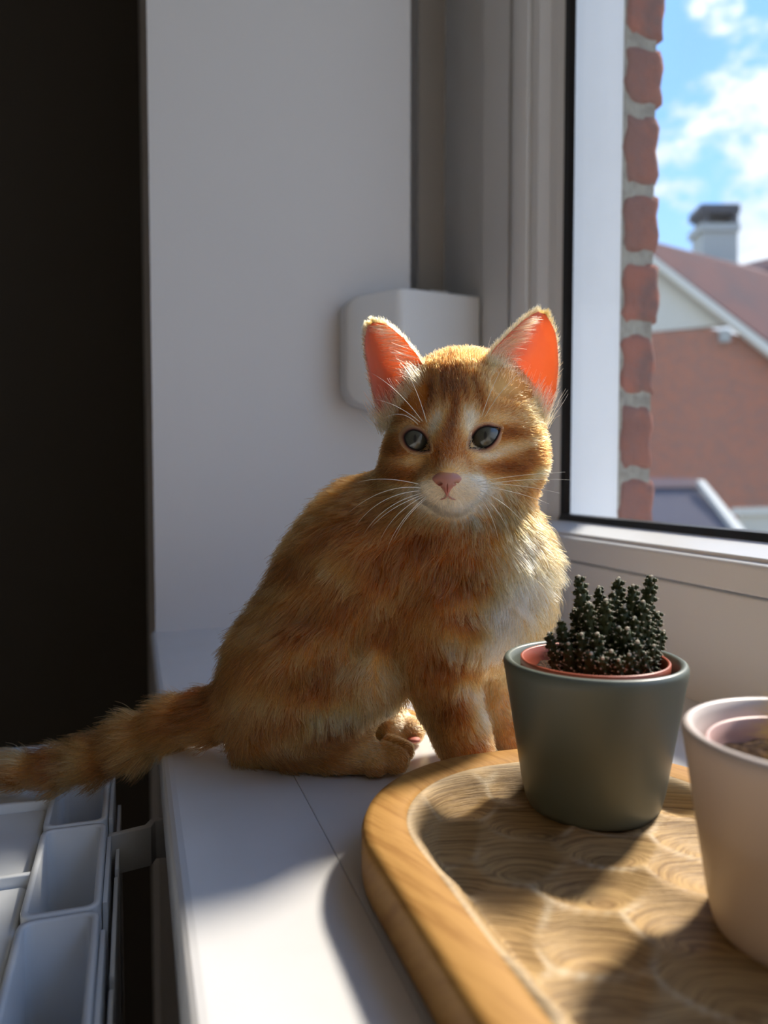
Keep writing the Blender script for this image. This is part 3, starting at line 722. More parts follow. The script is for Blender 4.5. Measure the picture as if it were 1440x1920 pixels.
def sdf(P):
    d = np.full(len(P), 1e3)
    for p in CH:
        if p[0] == 'c':
            _, a, b, ra, rb, k = p
            ab = b-a; t = np.clip(((P-a)@ab)/(ab@ab), 0, 1)
            q = np.linalg.norm(P-a-t[:, None]*ab, axis=1)-(ra+(rb-ra)*t)
        else:
            _, c, Rm, rr, k = p
            L_ = (P-c)@Rm.T; k0 = np.linalg.norm(L_/rr, axis=1); k1 = np.linalg.norm(L_/rr**2, axis=1)
            q = k0*(k0-1)/np.maximum(k1, 1e-9)
        h = np.clip(k-np.abs(d-q), 0, None)/k
        d = np.minimum(d, q)-h*h*k*0.25
    for c, rx, ry, rd, ang in CUTS:
        a = math.radians(ang); e1 = RGT*math.cos(a)+UP*math.sin(a); e2 = -RGT*math.sin(a)+UP*math.cos(a)
        L_ = (P-c)@np.stack([e1, e2, FWD]).T; rr = np.array([rx, ry, rd])
        k0 = np.linalg.norm(L_/rr, axis=1); k1 = np.linalg.norm(L_/rr**2, axis=1); q = -k0*(k0-1)/np.maximum(k1, 1e-9)
        k = .002; h = np.clip(k-np.abs(d-q), 0, None)/k; d = np.maximum(d, q)+h*h*k*0.25
    # nothing sinks into the sill
    on = (P[:, 0] > EDGE-.004)
    d = np.where(on, np.maximum(d, .0012-P[:, 2]), d)
    return d

def surface_nets(lo, hi, h, fn):
    n = np.ceil((hi-lo)/h).astype(int)+1; B = 8; n = ((n+B-1)//B)*B
    V = np.full(n, 1.0, np.float32)
    nb = n//B
    ctr = np.stack(np.meshgrid(*[np.arange(m) for m in nb], indexing='ij'), -1).reshape(-1, 3)
    dc = fn(lo+(ctr*B+B/2-.5)*h)
    near = np.abs(dc) < h*B*1.05
    V = np.repeat(np.repeat(np.repeat(np.where(dc > 0, 1., -1.).reshape(nb), B, 0), B, 1), B, 2).astype(np.float32)
    loc = np.stack(np.meshgrid(*[np.arange(B)]*3, indexing='ij'), -1).reshape(-1, 3)
    idx = (ctr[near][:, None]*B+loc[None]).reshape(-1, 3)
    for s0 in range(0, len(idx), 200000):
        q = idx[s0:s0+200000]; V[q[:, 0], q[:, 1], q[:, 2]] = fn(lo+q*h)
    ins = V < 0
    cnt = np.zeros(n-1, np.int8); sumx = np.zeros((*(n-1), 3), np.float32); ne = np.zeros(n-1, np.float32)
    corners = [(i, j, k) for i in (0, 1) for j in (0, 1) for k in (0, 1)]
    def sub(A, c): return A[c[0]:c[0]+n[0]-1, c[1]:c[1]+n[1]-1, c[2]:c[2]+n[2]-1]
    for a in corners:
        for ax in range(3):
            if a[ax]: continue
            b = list(a); b[ax] = 1
            va, vb = sub(V, a), sub(V, b); x = (va < 0) != (vb < 0)
            t = np.where(x, va/(va-vb+1e-12), 0)
            ne += x
            for q in range(3): sumx[..., q] += np.where(x, a[q]+(t if q == ax else 0), 0)
    act = ne > 0; vid = np.full(n-1, -1, np.int64); vid[act] = np.arange(act.sum())
    g = np.argwhere(act); verts = lo+(g+sumx[act]/ne[act][:, None])*h
    faces = []
    for ax in range(3):
        u, w = (ax+1) % 3, (ax+2) % 3
        sl = [slice(None)]*3; sl2 = [slice(None)]*3; sl[ax] = slice(0, -1); sl2[ax] = slice(1, None)
        a, b = ins[tuple(sl)], ins[tuple(sl2)]
        e = np.argwhere(a != b); e = e[(e[:, u] > 0) & (e[:, w] > 0) & (e[:, u] < n[u]-1) & (e[:, w] < n[w]-1)]
        sg = a[e[:, 0], e[:, 1], e[:, 2]]
        def cell(du, dw):
            c = e.copy(); c[:, u] += du; c[:, w] += dw; return vid[c[:, 0], c[:, 1], c[:, 2]]
        q = np.stack([cell(-1, -1), cell(0, -1), cell(0, 0), cell(-1, 0)], 1)
        q[~sg] = q[~sg][:, ::-1]; faces.append(q)
    return verts, np.concatenate(faces)

allp = np.concatenate([np.array([p[1], p[2]]) if p[0] == 'c' else p[1][None]+np.array([[1], [-1]])*p[3].max() for p in CH])
LO, HI = allp.min(0)-.03, allp.max(0)+.03
LO[2] = max(LO[2], -.07)
BV, BF = surface_nets(LO, HI, .00145, sdf)
def vnormals(V, Fq):
    n = np.cross(V[Fq[:, 2]]-V[Fq[:, 0]], V[Fq[:, 3]]-V[Fq[:, 1]]); o = np.zeros_like(V)
    for k in range(4): np.add.at(o, Fq[:, k], n)
    return o/(np.linalg.norm(o, axis=1)[:, None]+1e-12)
BN = vnormals(BV, BF)
def march(x, y, d0=.34):
    r = ray(x, y); t = d0
    for _ in range(60):
        s_ = sdf((EYE+r*t)[None])[0]
        if s_ < .0001: break
        t += max(s_*.9, .0001)
    return EYE+r*t

# ---- coat pattern: t = 0 dark orange, .45 orange, .8 cream, 1.1 white, a solid pattern in the kitten's own side plane
def snoise(P, f, seed=0):
    q = P*f; g_ = np.random.default_rng(seed); o = 0
    for k in range(6):
        w_ = g_.normal(0, 1, 3); o = o+np.sin(q@w_+g_.uniform(0, 6.28))
    return o/6*1.7
PAT = [ # px, py, rx, ry, angle, dt
 (860, 780, 150, 120, 0, .10), 
 # face
 (842, 925, 62, 40, 0, .80), (846, 953, 50, 20, 0, .65), (782, 925, 30, 22, 25, .35), (806, 916, 26, 18, 0, .22), (880, 912, 28, 18, 0, .22), (904, 918, 40, 22, -18, .40),
 (818, 795, 14, 36, 12, .62), (877, 792, 15, 38, -14, .62), (765, 858, 44, 9, 12, .30), (925, 853, 48, 10, -14, .42),
 (760, 795, 34, 9, -18, .30), (925, 785, 48, 12, 8, .34), (905, 848, 24, 8, 0, .2), (785, 852, 22, 7, 0, .2),
 (962, 832, 42, 10, -10, .36), (985, 892, 50, 10, -24, .30), (735, 905, 30, 9, 20, .20),
 (962, 806, 50, 9, 4, -.24), (955, 872, 58, 11, -14, -.26), (752, 884, 40, 10, 12, -.26), (735, 830, 26, 16, 8, -.20), (1000, 842, 34, 8, -16, -.20), (1005, 915, 30, 14, -20, -.2),
 (848, 760, 9, 75, 0, -.38), (829, 735, 6, 42, 6, -.34), (867, 735, 6, 42, -6, -.34), (802, 738, 7, 38, 14, -.30), (894, 736, 7, 40, -14, -.30), (840, 720, 70, 40, 0, -.06),
 (848, 690, 70, 26, 0, .02), (820, 862, 10, 22, 14, -.22), (872, 866, 10, 22, -14, -.20), (843, 850, 14, 40, 0, -.02),
 (775, 715, 18, 30, 20, .18), (935, 725, 34, 34, -20, .30), (1005, 780, 30, 36, 0, .14), (990, 690, 30, 50, 0, .10), (730, 690, 30, 50, 0, .10),
 # chest
 (985, 1070, 52, 110, 8, .46), (965, 1005, 45, 30, 0, .20), (900, 1040, 50, 40, -20, .10), (945, 1150, 50, 60, 0, .50), (930, 1205, 40, 30, 0, .35),
 (1015, 985, 22, 30, 20, -.22), (985, 1050, 60, 12, -35, -.12), (900, 1110, 50, 14, 30, -.16), (885, 1165, 44, 12, -10, -.30),
 (890, 1130, 60, 24, -6, .24), (820, 1060, 60, 14, 40, -.10), (800, 1010, 60, 16, 30, -.10),
 # near foreleg
 (852, 1205, 34, 22, 10, .46), (858, 1252, 42, 13, 0, -.22), (875, 1290, 30, 22, 0, .50), (900, 1340, 22, 34, 0, .40), (835, 1320, 26, 26, 0, -.18), (870, 1390, 50, 30, 0, .12),
 # far foreleg
 (935, 1232, 34, 12, -10, -.26), (940, 1300, 40, 60, 0, .34), (960, 1385, 40, 20, 0, .15),
 # flank and thigh
 (630, 1065, 90, 14, 35, .20), (700, 1120, 90, 14, 30, .16), (560, 1110, 60, 10, 35, .10), (600, 1150, 90, 12, 30, -.12), (660, 1100, 110, 10, 33, -.12), (560, 1060, 90, 12, 35, -.14),
 (665, 1215, 56, 26, 10, .30), (720, 1285, 50, 45, 0, .44), (620, 1325, 110, 20, 8, .40), (560, 1225, 70, 12, 25, .16), (640, 1265, 90, 13, 10, -.10), (560, 1285, 80, 12, 14, -.14),

 (640, 1400, 150, 30, 6, .06), (715, 1425, 60, 40, 0, .40), (765, 1365, 50, 34, 0, .40), (640, 1372, 70, 8, 6, -.16),
 # tail
 (395, 1330, 40, 60, 0, -.14), (300, 1320, 50, 26, -20, -.10), (270, 1400, 40, 30, 0, .20), (205, 1395, 22, 50, -10, -.20), (150, 1450, 24, 40, 0, .22), (95, 1445, 20, 50, 0, -.26), (40, 1440, 30, 50, 0, .26), (0, 1475, 40, 12, 0, -.1), (-30, 1435, 30, 40, 0, .1)]
def pattern(P):
    u, v, _ = pix(P)
    wob = snoise(P, 160, 1)*7; wob2 = snoise(P, 160, 2)*7
    t = np.full(len(P), .36)
    for x, y, rx, ry, ang, dt in PAT:
        a = math.radians(ang); du, dv = u+wob-x, v+wob2-y
        p = (du*math.cos(a)+dv*math.sin(a))/rx; q = (-du*math.sin(a)+dv*math.cos(a))/ry
        t = t+dt*1.15*np.exp(-(p*p+q*q)*.9)
    # soft mackerel bars along the trunk
    trunk = np.clip((930-u)/150, 0, 1)*np.clip((v-900)/80, 0, 1)
    bars = np.sin((u*.72+v*.95)/19+wob*.22)
    t = t+trunk*bars*.10+snoise(P, 420, 3)*.03
    return t
RAMP_T = np.array([-.1, .12, .45, .80, 1.1]); RAMP_C = np.array([(.095, .021, .004), (.19, .048, .008), (.46, .152, .027), (.78, .45, .165), (.92, .78, .57)])
def coat(t): return np.stack([np.interp(t, RAMP_T, RAMP_C[:, k]) for k in range(3)], 1)

# ---- ears: cupped shells
EARS = [dict(o=[(716, 800, .4165), (703, 752, .419), (691, 692, .426), (684, 645, .433), (690, 610, .440)],
             i=[(808, 722, .405), (789, 676, .413), (756, 634, .424), (724, 609, .434), (698, 605, .440)], back=FWD*1.0+RGT*.15, cup=.018),
        dict(o=[(1024, 786, .4140), (1040, 742, .416), (1046, 684, .420), (1041, 626, .425), (1022, 588, .4285)],
             i=[(905, 690, .404), (922, 660, .408), (952, 628, .413), (985, 598, .421), (1010, 584, .428)], back=FWD*1.0-RGT*.10, cup=.022)]
def poly3(pts, s):
    P = np.array([at(*p) for p in pts]); n = len(P)-1
    x = np.clip(s, 0, 1)*n; i = np.minimum(x.astype(int), n-1); f = (x-i)[:, None]
    g0 = P[np.maximum(i-1, 0)]; g1 = P[i]; g2 = P[i+1]; g3 = P[np.minimum(i+2, n)]
    return .5*((2*g1)+(-g0+g2)*f+(2*g0-5*g1+4*g2-g3)*f**2+(-g0+3*g1-3*g2+g3)*f**3)
def ear_mesh(E, ns=26, nt=22):
    s = np.linspace(0, 1, ns); t = np.linspace(-1, 1, nt)
    o, i = poly3(E['o'], s), poly3(E['i'], s)
    bk = E['back']/np.linalg.norm(E['back'])
    w_ = np.linalg.norm(o-i, axis=1)
    G = o[:, None]*((1-t)/2)[None, :, None]+i[:, None]*((1+t)/2)[None, :, None]
    depth = E['cup']*np.clip(w_/w_[0], 0, 1)**1.1*(1-.25*s)
    G = G+bk*(depth[:, None]*(1-np.abs(t)[None]**2.4))[..., None]
    # a soft fold inside
    G = G-bk*(.0028*np.exp(-((t[None]+.45)/.16)**2)*np.clip(1-s[:, None]*1.3, 0, 1))[..., None]
    nrm = np.cross(np.gradient(G, axis=0), np.gradient(G, axis=1)); nrm /= np.linalg.norm(nrm, axis=2)[..., None]+1e-12
    if (nrm[5, nt//2]@bk) < 0: nrm = -nrm
    th = .0013*(.55+.45*(1-np.abs(t)[None]**4))*(1.15-.45*s[:, None])
    Bk = G+nrm*th[..., None]
    V = np.concatenate([G.reshape(-1, 3), Bk.reshape(-1, 3)]); m = ns*nt; Fq = []
    for a in range(ns-1):
        for b in range(nt-1):
            p = a*nt+b; Fq.append((p, p+1, p+nt+1, p+nt)); Fq.append((m+p, m+p+nt, m+p+nt+1, m+p+1))
    for a in range(ns-1):
        for b in (0, nt-1): p = a*nt+b; Fq.append((p, p+nt, m+p+nt, m+p))
    for b in range(nt-1): p = (ns-1)*nt+b; Fq.append((p, p+1, m+p+1, m+p))
    return V, np.array(Fq), G, Bk, nrm
ear_data = [ear_mesh(E) for E in EARS]

kit = empty('kitten', onz(640, 1440, 0), 'ginger tabby kitten sitting on the white window sill', 'kitten')
def skin_mat():
    return mat('ginger_undercoat', (.6, .3, .1), 0.9, 0.1, attr='fcol')
def ear_mat():
    m = bpy.data.materials.new('translucent_ear_skin'); m.use_nodes = True
    nt = m.node_tree; N = nt.nodes; L = nt.links; b = N['Principled BSDF']; out = N['Material Output']
    b.inputs['Base Color'].default_value = (.80, .48, .40, 1); b.inputs['Roughness'].default_value = .55
    b.inputs['Specular IOR Level'].default_value = .25
    tl = N.new('ShaderNodeBsdfTranslucent'); tl.inputs[0].default_value = (1.0, .40, .17, 1)
    mx = N.new('ShaderNodeMixShader'); mx.inputs[0].default_value = .66
    L.new(b.outputs[0], mx.inputs[1]); L.new(tl.outputs[0], mx.inputs[2]); L.new(mx.outputs[0], out.inputs['Surface'])
    return m
V = BV; Fall = [BF]; mi = [np.zeros(len(BF), np.int32)]; cols = [coat(pattern(BV))]
for ed in ear_data:
    Fall.append(ed[1]+len(V)); V = np.concatenate([V, ed[0]]); mi.append(np.ones(len(ed[1]), np.int32)); cols.append(np.full((len(ed[0]), 3), .5))
body = mk('body', V, np.concatenate(Fall), [skin_mat(), ear_mat()], kit, smooth=True)
body.data.polygons.foreach_set('material_index', np.concatenate(mi))
def set_col(me, c):
    a = me.attributes.new('fcol', 'FLOAT_COLOR', 'POINT')
    a.data.foreach_set('color', np.concatenate([c, np.ones((len(c), 1))], 1).astype(np.float32).ravel())
set_col(body.data, np.concatenate(cols))

# ---- eyes
def eye_mat():
    m = bpy.data.materials.new('kitten_eye'); m.use_nodes = True
    nt = m.node_tree; N = nt.nodes; L = nt.links; b = N['Principled BSDF']
    tc = N.new('ShaderNodeTexCoord'); sp = N.new('ShaderNodeSeparateXYZ'); L.new(tc.outputs['Object'], sp.inputs[0])
    def math_(op, a, b_=None):
        n = N.new('ShaderNodeMath'); n.operation = op
        for k, q in enumerate((a, b_)):
            if q is None: continue
            if isinstance(q, (int, float)): n.inputs[k].default_value = q
            else: L.new(q, n.inputs[k])
        return n.outputs[0]
    R_ = .009*K
    x, y = math_('DIVIDE', sp.outputs['X'], R_), math_('DIVIDE', sp.outputs['Y'], R_)
    rr = math_('SQRT', math_('ADD', math_('MULTIPLY', x, x), math_('MULTIPLY', y, y)))
    px_, py_ = math_('DIVIDE', x, .085), math_('DIVIDE', y, .26)
    pr = math_('SQRT', math_('ADD', math_('MULTIPLY', px_, px_), math_('MULTIPLY', py_, py_)))
    ns = N.new('ShaderNodeTexNoise'); ns.inputs['Scale'].default_value = 900; L.new(tc.outputs['Object'], ns.inputs['Vector'])
    r1 = N.new('ShaderNodeValToRGB'); L.new(rr, r1.inputs[0]); e = r1.color_ramp.elements
    e[0].position = 0; e[0].color = (.070, .066, .042, 1); e[1].position = .86; e[1].color = (.008, .007, .006, 1)
    q = e.new(.40); q.color = (.060, .066, .048, 1); q = e.new(.66); q.color = (.038, .045, .037, 1); q = e.new(.76); q.color = (.016, .016, .014, 1)
    r2 = N.new('ShaderNodeMapRange'); r2.inputs['From Min'].default_value = .85; r2.inputs['From Max'].default_value = 1.15; L.new(pr, r2.inputs[0])
    mx = N.new('ShaderNodeMixRGB'); L.new(r2.outputs[0], mx.inputs[0]); mx.inputs[1].default_value = (.003, .003, .003, 1)
    ml = N.new('ShaderNodeMixRGB'); ml.blend_type = 'MULTIPLY'; ml.inputs[0].default_value = .5; L.new(r1.outputs[0], ml.inputs[1]); L.new(ns.outputs['Fac'], ml.inputs[2])
    L.new(ml.outputs[0], mx.inputs[2]); L.new(mx.outputs[0], b.inputs['Base Color'])
    b.inputs['Roughness'].default_value = .35; b.inputs['Coat Weight'].default_value = 1; b.inputs['Coat Roughness'].default_value = .02
    return m
EM = eye_mat()
gaze = -FWD-RGT*.10-UP*.03; gaze /= np.linalg.norm(gaze)
for E in EYES:
    bm = bmesh.new(); bmesh.ops.create_uvsphere(bm, u_segments=48, v_segments=32, radius=E['r']*K)
    me = bpy.data.meshes.new('eye'); bm.to_mesh(me); bm.free(); me.materials.append(EM)
    me.polygons.foreach_set('use_smooth', np.ones(len(me.polygons), bool))
    o = bpy.data.objects.new('eye', me); C.objects.link(o); o.parent = kit; o.location = Vector(E['c']*K)-kit.location
    zx = Vector(gaze); yx_ = Vector(UP); xx = yx_.cross(zx).normalized(); yx_ = zx.cross(xx)
    o.rotation_euler = Matrix((xx, yx_, zx)).transposed().to_euler()
    o['label'] = 'grey green eye with slit pupil'
    # eyelid: band from the opening on the eyeball out to the fur
    ol = np.array(E['ol'], float); n0 = len(ol); n = 48
    tt = np.linspace(0, n0, n, endpoint=False); i0 = tt.astype(int) % n0; f = (tt-tt.astype(int))[:, None]
    g0, g1, g2, g3 = ol[i0-1], ol[i0], ol[(i0+1) % n0], ol[(i0+2) % n0]
    cv = .5*((2*g1)+(-g0+g2)*f+(2*g0-5*g1+4*g2-g3)*f**2+(-g0+3*g1-3*g2+g3)*f**3)
    cen = cv.mean(0); Vv = []; Cc = []
    dirs = (cv-cen)/np.linalg.norm(cv-cen, axis=1)[:, None]
    spec = [(-1.5, .0002, (.012, .008, .007)), (0.2, .0007, (.018, .010, .009)), (1.6, .0009, (.10, .035, .028)), (3.6, .0008, (.36, .17, .10)), (7.5, .0004, (.58, .37, .21)), (13.0, None, (.62, .38, .22))]
    for off, lift, c in spec:
        for j in range(n):
            x, y = cv[j]+dirs[j]*off; r = ray(x, y); oc = EYE-E['c']; aa = r@r; bb = oc@r; dsc = bb*bb-aa*(oc@oc-E['r']**2)
            tsp = (-bb-math.sqrt(max(dsc, 0)))/aa
            if lift is None:
                pmr = march(x, y); tm = (pmr-EYE)@r/aa; Vv.append(EYE+r*(tm+.0008))
            else:
                tm = (march(x, y)-EYE)@r/aa; Vv.append(EYE+r*min(tsp-lift, tm-.0002))
            Cc.append(c)
    Fq = [(a*n+j, a*n+(j+1) % n, (a+1)*n+(j+1) % n, (a+1)*n+j) for a in range(len(spec)-1) for j in range(n)]
    lid = mk('eyelid', Vv, Fq, mat('eyelid_skin', (.3, .1, .1), .8, .2, attr='fcol'), kit, smooth=True); set_col(lid.data, np.array(Cc))

# ---- nose leather with nostrils, and the mouth line
def nose():
    n0 = march(838, 893); dn = float((n0-EYE)@FWD)-.0004
    def fn(P):
        u, v, z = pix(P); s_ = dn/F
        # shield shape: wide on top, narrow below
        y = (v-903)/22; wdt = np.interp(y, [-1.3, -.7, -.25, .15, .6, 1.1], [16, 26, 29, 22, 10, 5])
        e = np.sqrt(((u-838)/np.maximum(wdt, 3))**2*.999+np.where(y < 0, y*y*.95, y*y*.62)+((z-dn-.0032)/.0046)**2)
        d = (e-1)*.0042
        for nx in (822, 857):
            q = np.sqrt(((u-nx)/7.5)**2+((v-907+(abs(nx-838) > 17)*0)/4.2)**2+((z-dn+.001)/.0042)**2); d = np.maximum(d, -(q-1)*.0014)
        q = np.sqrt(((u-838.5)/1.6)**2+((v-921)/16)**2+((z-dn+.0012)/.0022)**2); d = np.maximum(d, -(q-1)*.0006)
        return d
    c = at(838, 903, dn+.002)
    Vn, Fn = surface_nets(c-.0125, c+.0125, .00032, fn)
    o = mk('nose', Vn, Fn, M['nose'], kit, smooth=True)
    u, v, z = pix(Vn); col = np.tile(np.array([.52, .235, .175]), (len(Vn), 1))
    low = np.clip((v-908)/10, 0, 1)[:, None]; col = col*(1-low)+np.array([.54, .20, .155])*low
    top = np.clip((893-v)/9, 0, 1)[:, None]; col = col*(1-top)+np.array([.58, .27, .13])*top
    set_col(o.data, col); o['label'] = 'pink nose leather'
nose()
def stroke(name, pts, rpx, m, lift=.0004):
    P = []
    pts = np.array(pts, float); tt = np.linspace(0, len(pts)-1, 14)
    for t in tt:
        i = min(int(t), len(pts)-2); f = t-i; x, y = pts[i]*(1-f)+pts[i+1]*f
        q = march(x, y); P.append(q-(q-EYE)/np.linalg.norm(q-EYE)*lift)
    rr = [pm(rpx, .39)*(.35+.65*math.sin(math.pi*(.12+.76*k/13))) for k in range(14)]
    v, f = tube(P, rr, 6); return mk(name, v, f, m, kit, smooth=True)
ml = mat('pink_lips', (.55, .27, .21), .6)
stroke('lip', [(839, 920), (839, 928), (835, 934), (826, 937)], 1.7, ml)
stroke('lip', [(839, 920), (840, 928), (844, 934), (854, 937)], 1.7, ml)

# ---- toe pad showing under the far hind foot
bm = bmesh.new(); bmesh.ops.create_icosphere(bm, subdivisions=3, radius=1); bm.verts.index_update()
pc = at(776, 1387, .4415); pv_ = [tuple(pc+RGT*v.co.x*pm(13, .44)+FWD*v.co.y*.004+np.array([0, 0, 1])*v.co.z*pm(6, .44)) for v in bm.verts]
pf_ = [tuple(v.index for v in f.verts) for f in bm.faces]; bm.free()
mk('toe_pad', pv_, pf_, mat('pink_toe_pad', (.58, .20, .16), .6), kit, smooth=True)['label'] = 'pink toe pad'

# ---- fur
# guides: px, py, distance, flow (dx, dy down, dz away), length px, lift
GD = [(838, 868, .385, 0, -1, .3, 5, .12), (845, 830, .392, 0, -1, .2, 8, .15), (848, 780, .400, 0, -1, .2, 13, .22), (848, 720, .405, 0, -1, .3, 17, .30), (850, 665, .425, 0, -.6, 1, 20, .42), (870, 680, .46, 0, .2, 1, 22, .4),
      (800, 770, .402, -.25, -1, .2, 13, .2), (895, 765, .40, .25, -1, .2, 13, .2), (780, 800, .40, -.7, -.6, .1, 7, .12), (915, 793, .397, .7, -.5, .1, 7, .12), (752, 822, .402, -1, .0, .2, 9, .12), (942, 815, .40, 1, 0, .2, 9, .12),
      (780, 854, .396, -1, .25, .1, 8, .12), (912, 852, .394, 1, .15, .1, 8, .12), (740, 830, .41, -1, .1, .5, 16, .25), (730, 880, .42, -1, .45, .5, 20, .3), (985, 820, .41, 1, .0, .5, 18, .25), (990, 880, .41, 1, .3, .5, 22, .3), (1015, 800, .43, .6, .2, 1, 20, .35),
      (805, 915, .380, -1, .35, .1, 8, .15), (880, 915, .380, 1, .3, .1, 9, .15), (846, 952, .382, 0, 1, .3, 12, .3), (800, 945, .395, -.6, .8, .3, 15, .3), (905, 940, .395, .6, .8, .3, 16, .3),
      (770, 700, .425, -.3, -.8, .5, 16, .3), (940, 700, .42, .3, -.8, .5, 16, .3),
      (880, 990, .40, 0, 1, .1, 36, .35), (960, 980, .40, .25, 1, .1, 38, .38), (1005, 1030, .42, .55, .9, .3, 44, .5), (930, 1070, .40, .15, 1, 0, 46, .38), (985, 1120, .42, .5, 1, .2, 48, .5), (900, 1150, .40, 0, 1, 0, 44, .35), (945, 1190, .42, .3, 1, .1, 40, .4),
      (800, 1000, .40, -.35, 1, 0, 36, .3), (740, 960, .41, -.7, .8, .1, 38, .32), (650, 930, .43, -.9, .5, .3, 38, .35), (560, 985, .43, -.75, .8, .2, 40, .35), (480, 1090, .43, -.4, 1, .2, 42, .38), (430, 1220, .43, -.25, 1, .2, 42, .38),
      (760, 1090, .395, -.35, 1, 0, 38, .3), (660, 1060, .395, -.6, .9, 0, 40, .3), (580, 1130, .395, -.5, 1, 0, 40, .3), (700, 1180, .39, -.15, 1, 0, 38, .3), (620, 1230, .385, -.2, 1, 0, 38, .3), (520, 1240, .40, -.35, 1, 0, 40, .32), (650, 1320, .385, .1, 1, 0, 36, .3), (560, 1340, .39, -.1, 1, 0, 36, .3), (470, 1350, .41, -.5, .9, 0, 36, .3), (740, 1280, .40, .05, 1, 0, 34, .3),
      (500, 1405, .40, .5, .5, 0, 20, .25), (600, 1415, .395, 1, .25, 0, 18, .25), (690, 1425, .398, 1, .35, 0, 8, .2), (722, 1425, .396, .8, .6, 0, 7, .2), (750, 1418, .400, .6, .8, 0, 7, .2), (690, 1392, .402, 1, .3, 0, 12, .2), (650, 1440, .402, 1, .2, 0, 10, .2), (735, 1398, .404, 1, .4, 0, 9, .2), (740, 1360, .443, .8, .5, 0, 8, .2), (772, 1362, .443, .8, .6, 0, 7, .2), (755, 1338, .450, .9, .2, 0, 9, .2), (690, 1350, .45, 1, .2, 0, 16, .22),
      (840, 1180, .39, 0, 1, 0, 34, .3), (815, 1240, .395, .0, 1, 0, 28, .3), (850, 1260, .393, .2, 1, 0, 28, .32), (845, 1330, .398, .15, 1, 0, 24, .28), (885, 1330, .40, .5, 1, 0, 24, .35), (875, 1395, .40, .35, 1, 0, 20, .28), (900, 1420, .397, .4, .8, 0, 7, .2), (875, 1422, .397, .2, .9, 0, 7, .2),
      (925, 1220, .44, .1, 1, 0, 30, .3), (935, 1310, .44, .1, 1, 0, 22, .25), (955, 1375, .44, .3, 1, 0, 14, .25), (970, 1392, .437, .5, .7, 0, 10, .2),
      (430, 1320, .43, -1, .35, 0, 40, .3), (340, 1352, .43, -1, .3, 0, 44, .36), (250, 1388, .44, -1, .42, 0, 46, .38), (180, 1418, .45, -1, .35, 0, 44, .38), (100, 1440, .455, -1, .1, 0, 40, .36), (20, 1446, .46, -1, -.1, 0, 36, .34), (-40, 1440, .47, -1, -.1, 0, 30, .3),
      (650, 1000, .49, -.5, 1, .2, 40, .35), (560, 1250, .48, -.4, 1, .2, 40, .35), (800, 1100, .48, -.2, 1, .2, 40, .35), (900, 900, .47, 0, 1, .5, 34, .35), (900, 800, .47, 0, .6, 1, 24, .35)]
gp = np.array([at(*q[:3]) for q in GD]); gd = np.array([RGT*q[3]-UP*q[4]+FWD*q[5] for q in GD]); gd /= np.linalg.norm(gd, axis=1)[:, None]
gl = np.array([q[6] for q in GD], float); gf = np.array([q[7] for q in GD])
NF = 190000
def grow(Fq, Vv, Nn, count, dens):
    a = np.linalg.norm(np.cross(Vv[Fq[:, 2]]-Vv[Fq[:, 0]], Vv[Fq[:, 3]]-Vv[Fq[:, 1]]), axis=1)
    w_ = a*dens(Vv[Fq].mean(1)); w_ /= w_.sum()
    k = rng.choice(len(Fq), count, p=w_); u, v = rng.random(count)[:, None], rng.random(count)[:, None]
    q = Fq[k]; bl = lambda A: (A[q[:, 0]]*(1-u)+A[q[:, 1]]*u)*(1-v)+(A[q[:, 3]]*(1-u)+A[q[:, 2]]*u)*v
    n = bl(Nn); return bl(Vv), n/np.linalg.norm(n, axis=1)[:, None]
def dens(P):
    u, v, z = pix(P); d = np.ones(len(P))
    d[(v > 1330) & (u > 560)] = 1.9
    head = (v < 985) & (u > 690); d[head] = 3.0
    d[(v < 985) & (u > 690) & (z > .44)] = .9
    d[(z > .45) & (v > 985)] *= .6
    for E in EYES:                                             # bare eye openings
        cx, cy, _ = pix(E['c'][None]); ex, ey = (25.5, 20.5) if E is EYES[0] else (29, 21.5)
        d[((u-cx)/ex)**2+((v-cy)/ey)**2 < 1] = 0
    d[(((u-838)/26)**2+((v-900)/16)**2 < 1) & (z < .39)] = 0
    d[(((u-842)/34)**2+((v-936)/8)**2 < 1) & (z < .39)] *= .6
    for E in EARS:                                             # the hollow inside the ears
        base = (at(*E['o'][0])+at(*E['i'][0]))/2; ub, vb, _ = pix(base[None])
        d[(np.hypot((u-ub)/46, (v-vb+18)/34) < 1) & (z < .44)] *= .05
    d[(P[:, 2] < .0022) & (P[:, 0] > EDGE)] = 0
    return d
R0, N0 = grow(BF, BV, BN, NF, dens)
def idw(P):
    W = np.empty((len(P), len(gp)), np.float32)
    for s0 in range(0, len(P), 40000):
        dd = ((P[s0:s0+40000, None]-gp[None])**2).sum(2); W[s0:s0+40000] = 1/(dd+2.5e-5)**2
    W /= W.sum(1)[:, None]; return W
W = idw(R0)
fl = W@gd; ln = W@gl; lf = W@gf
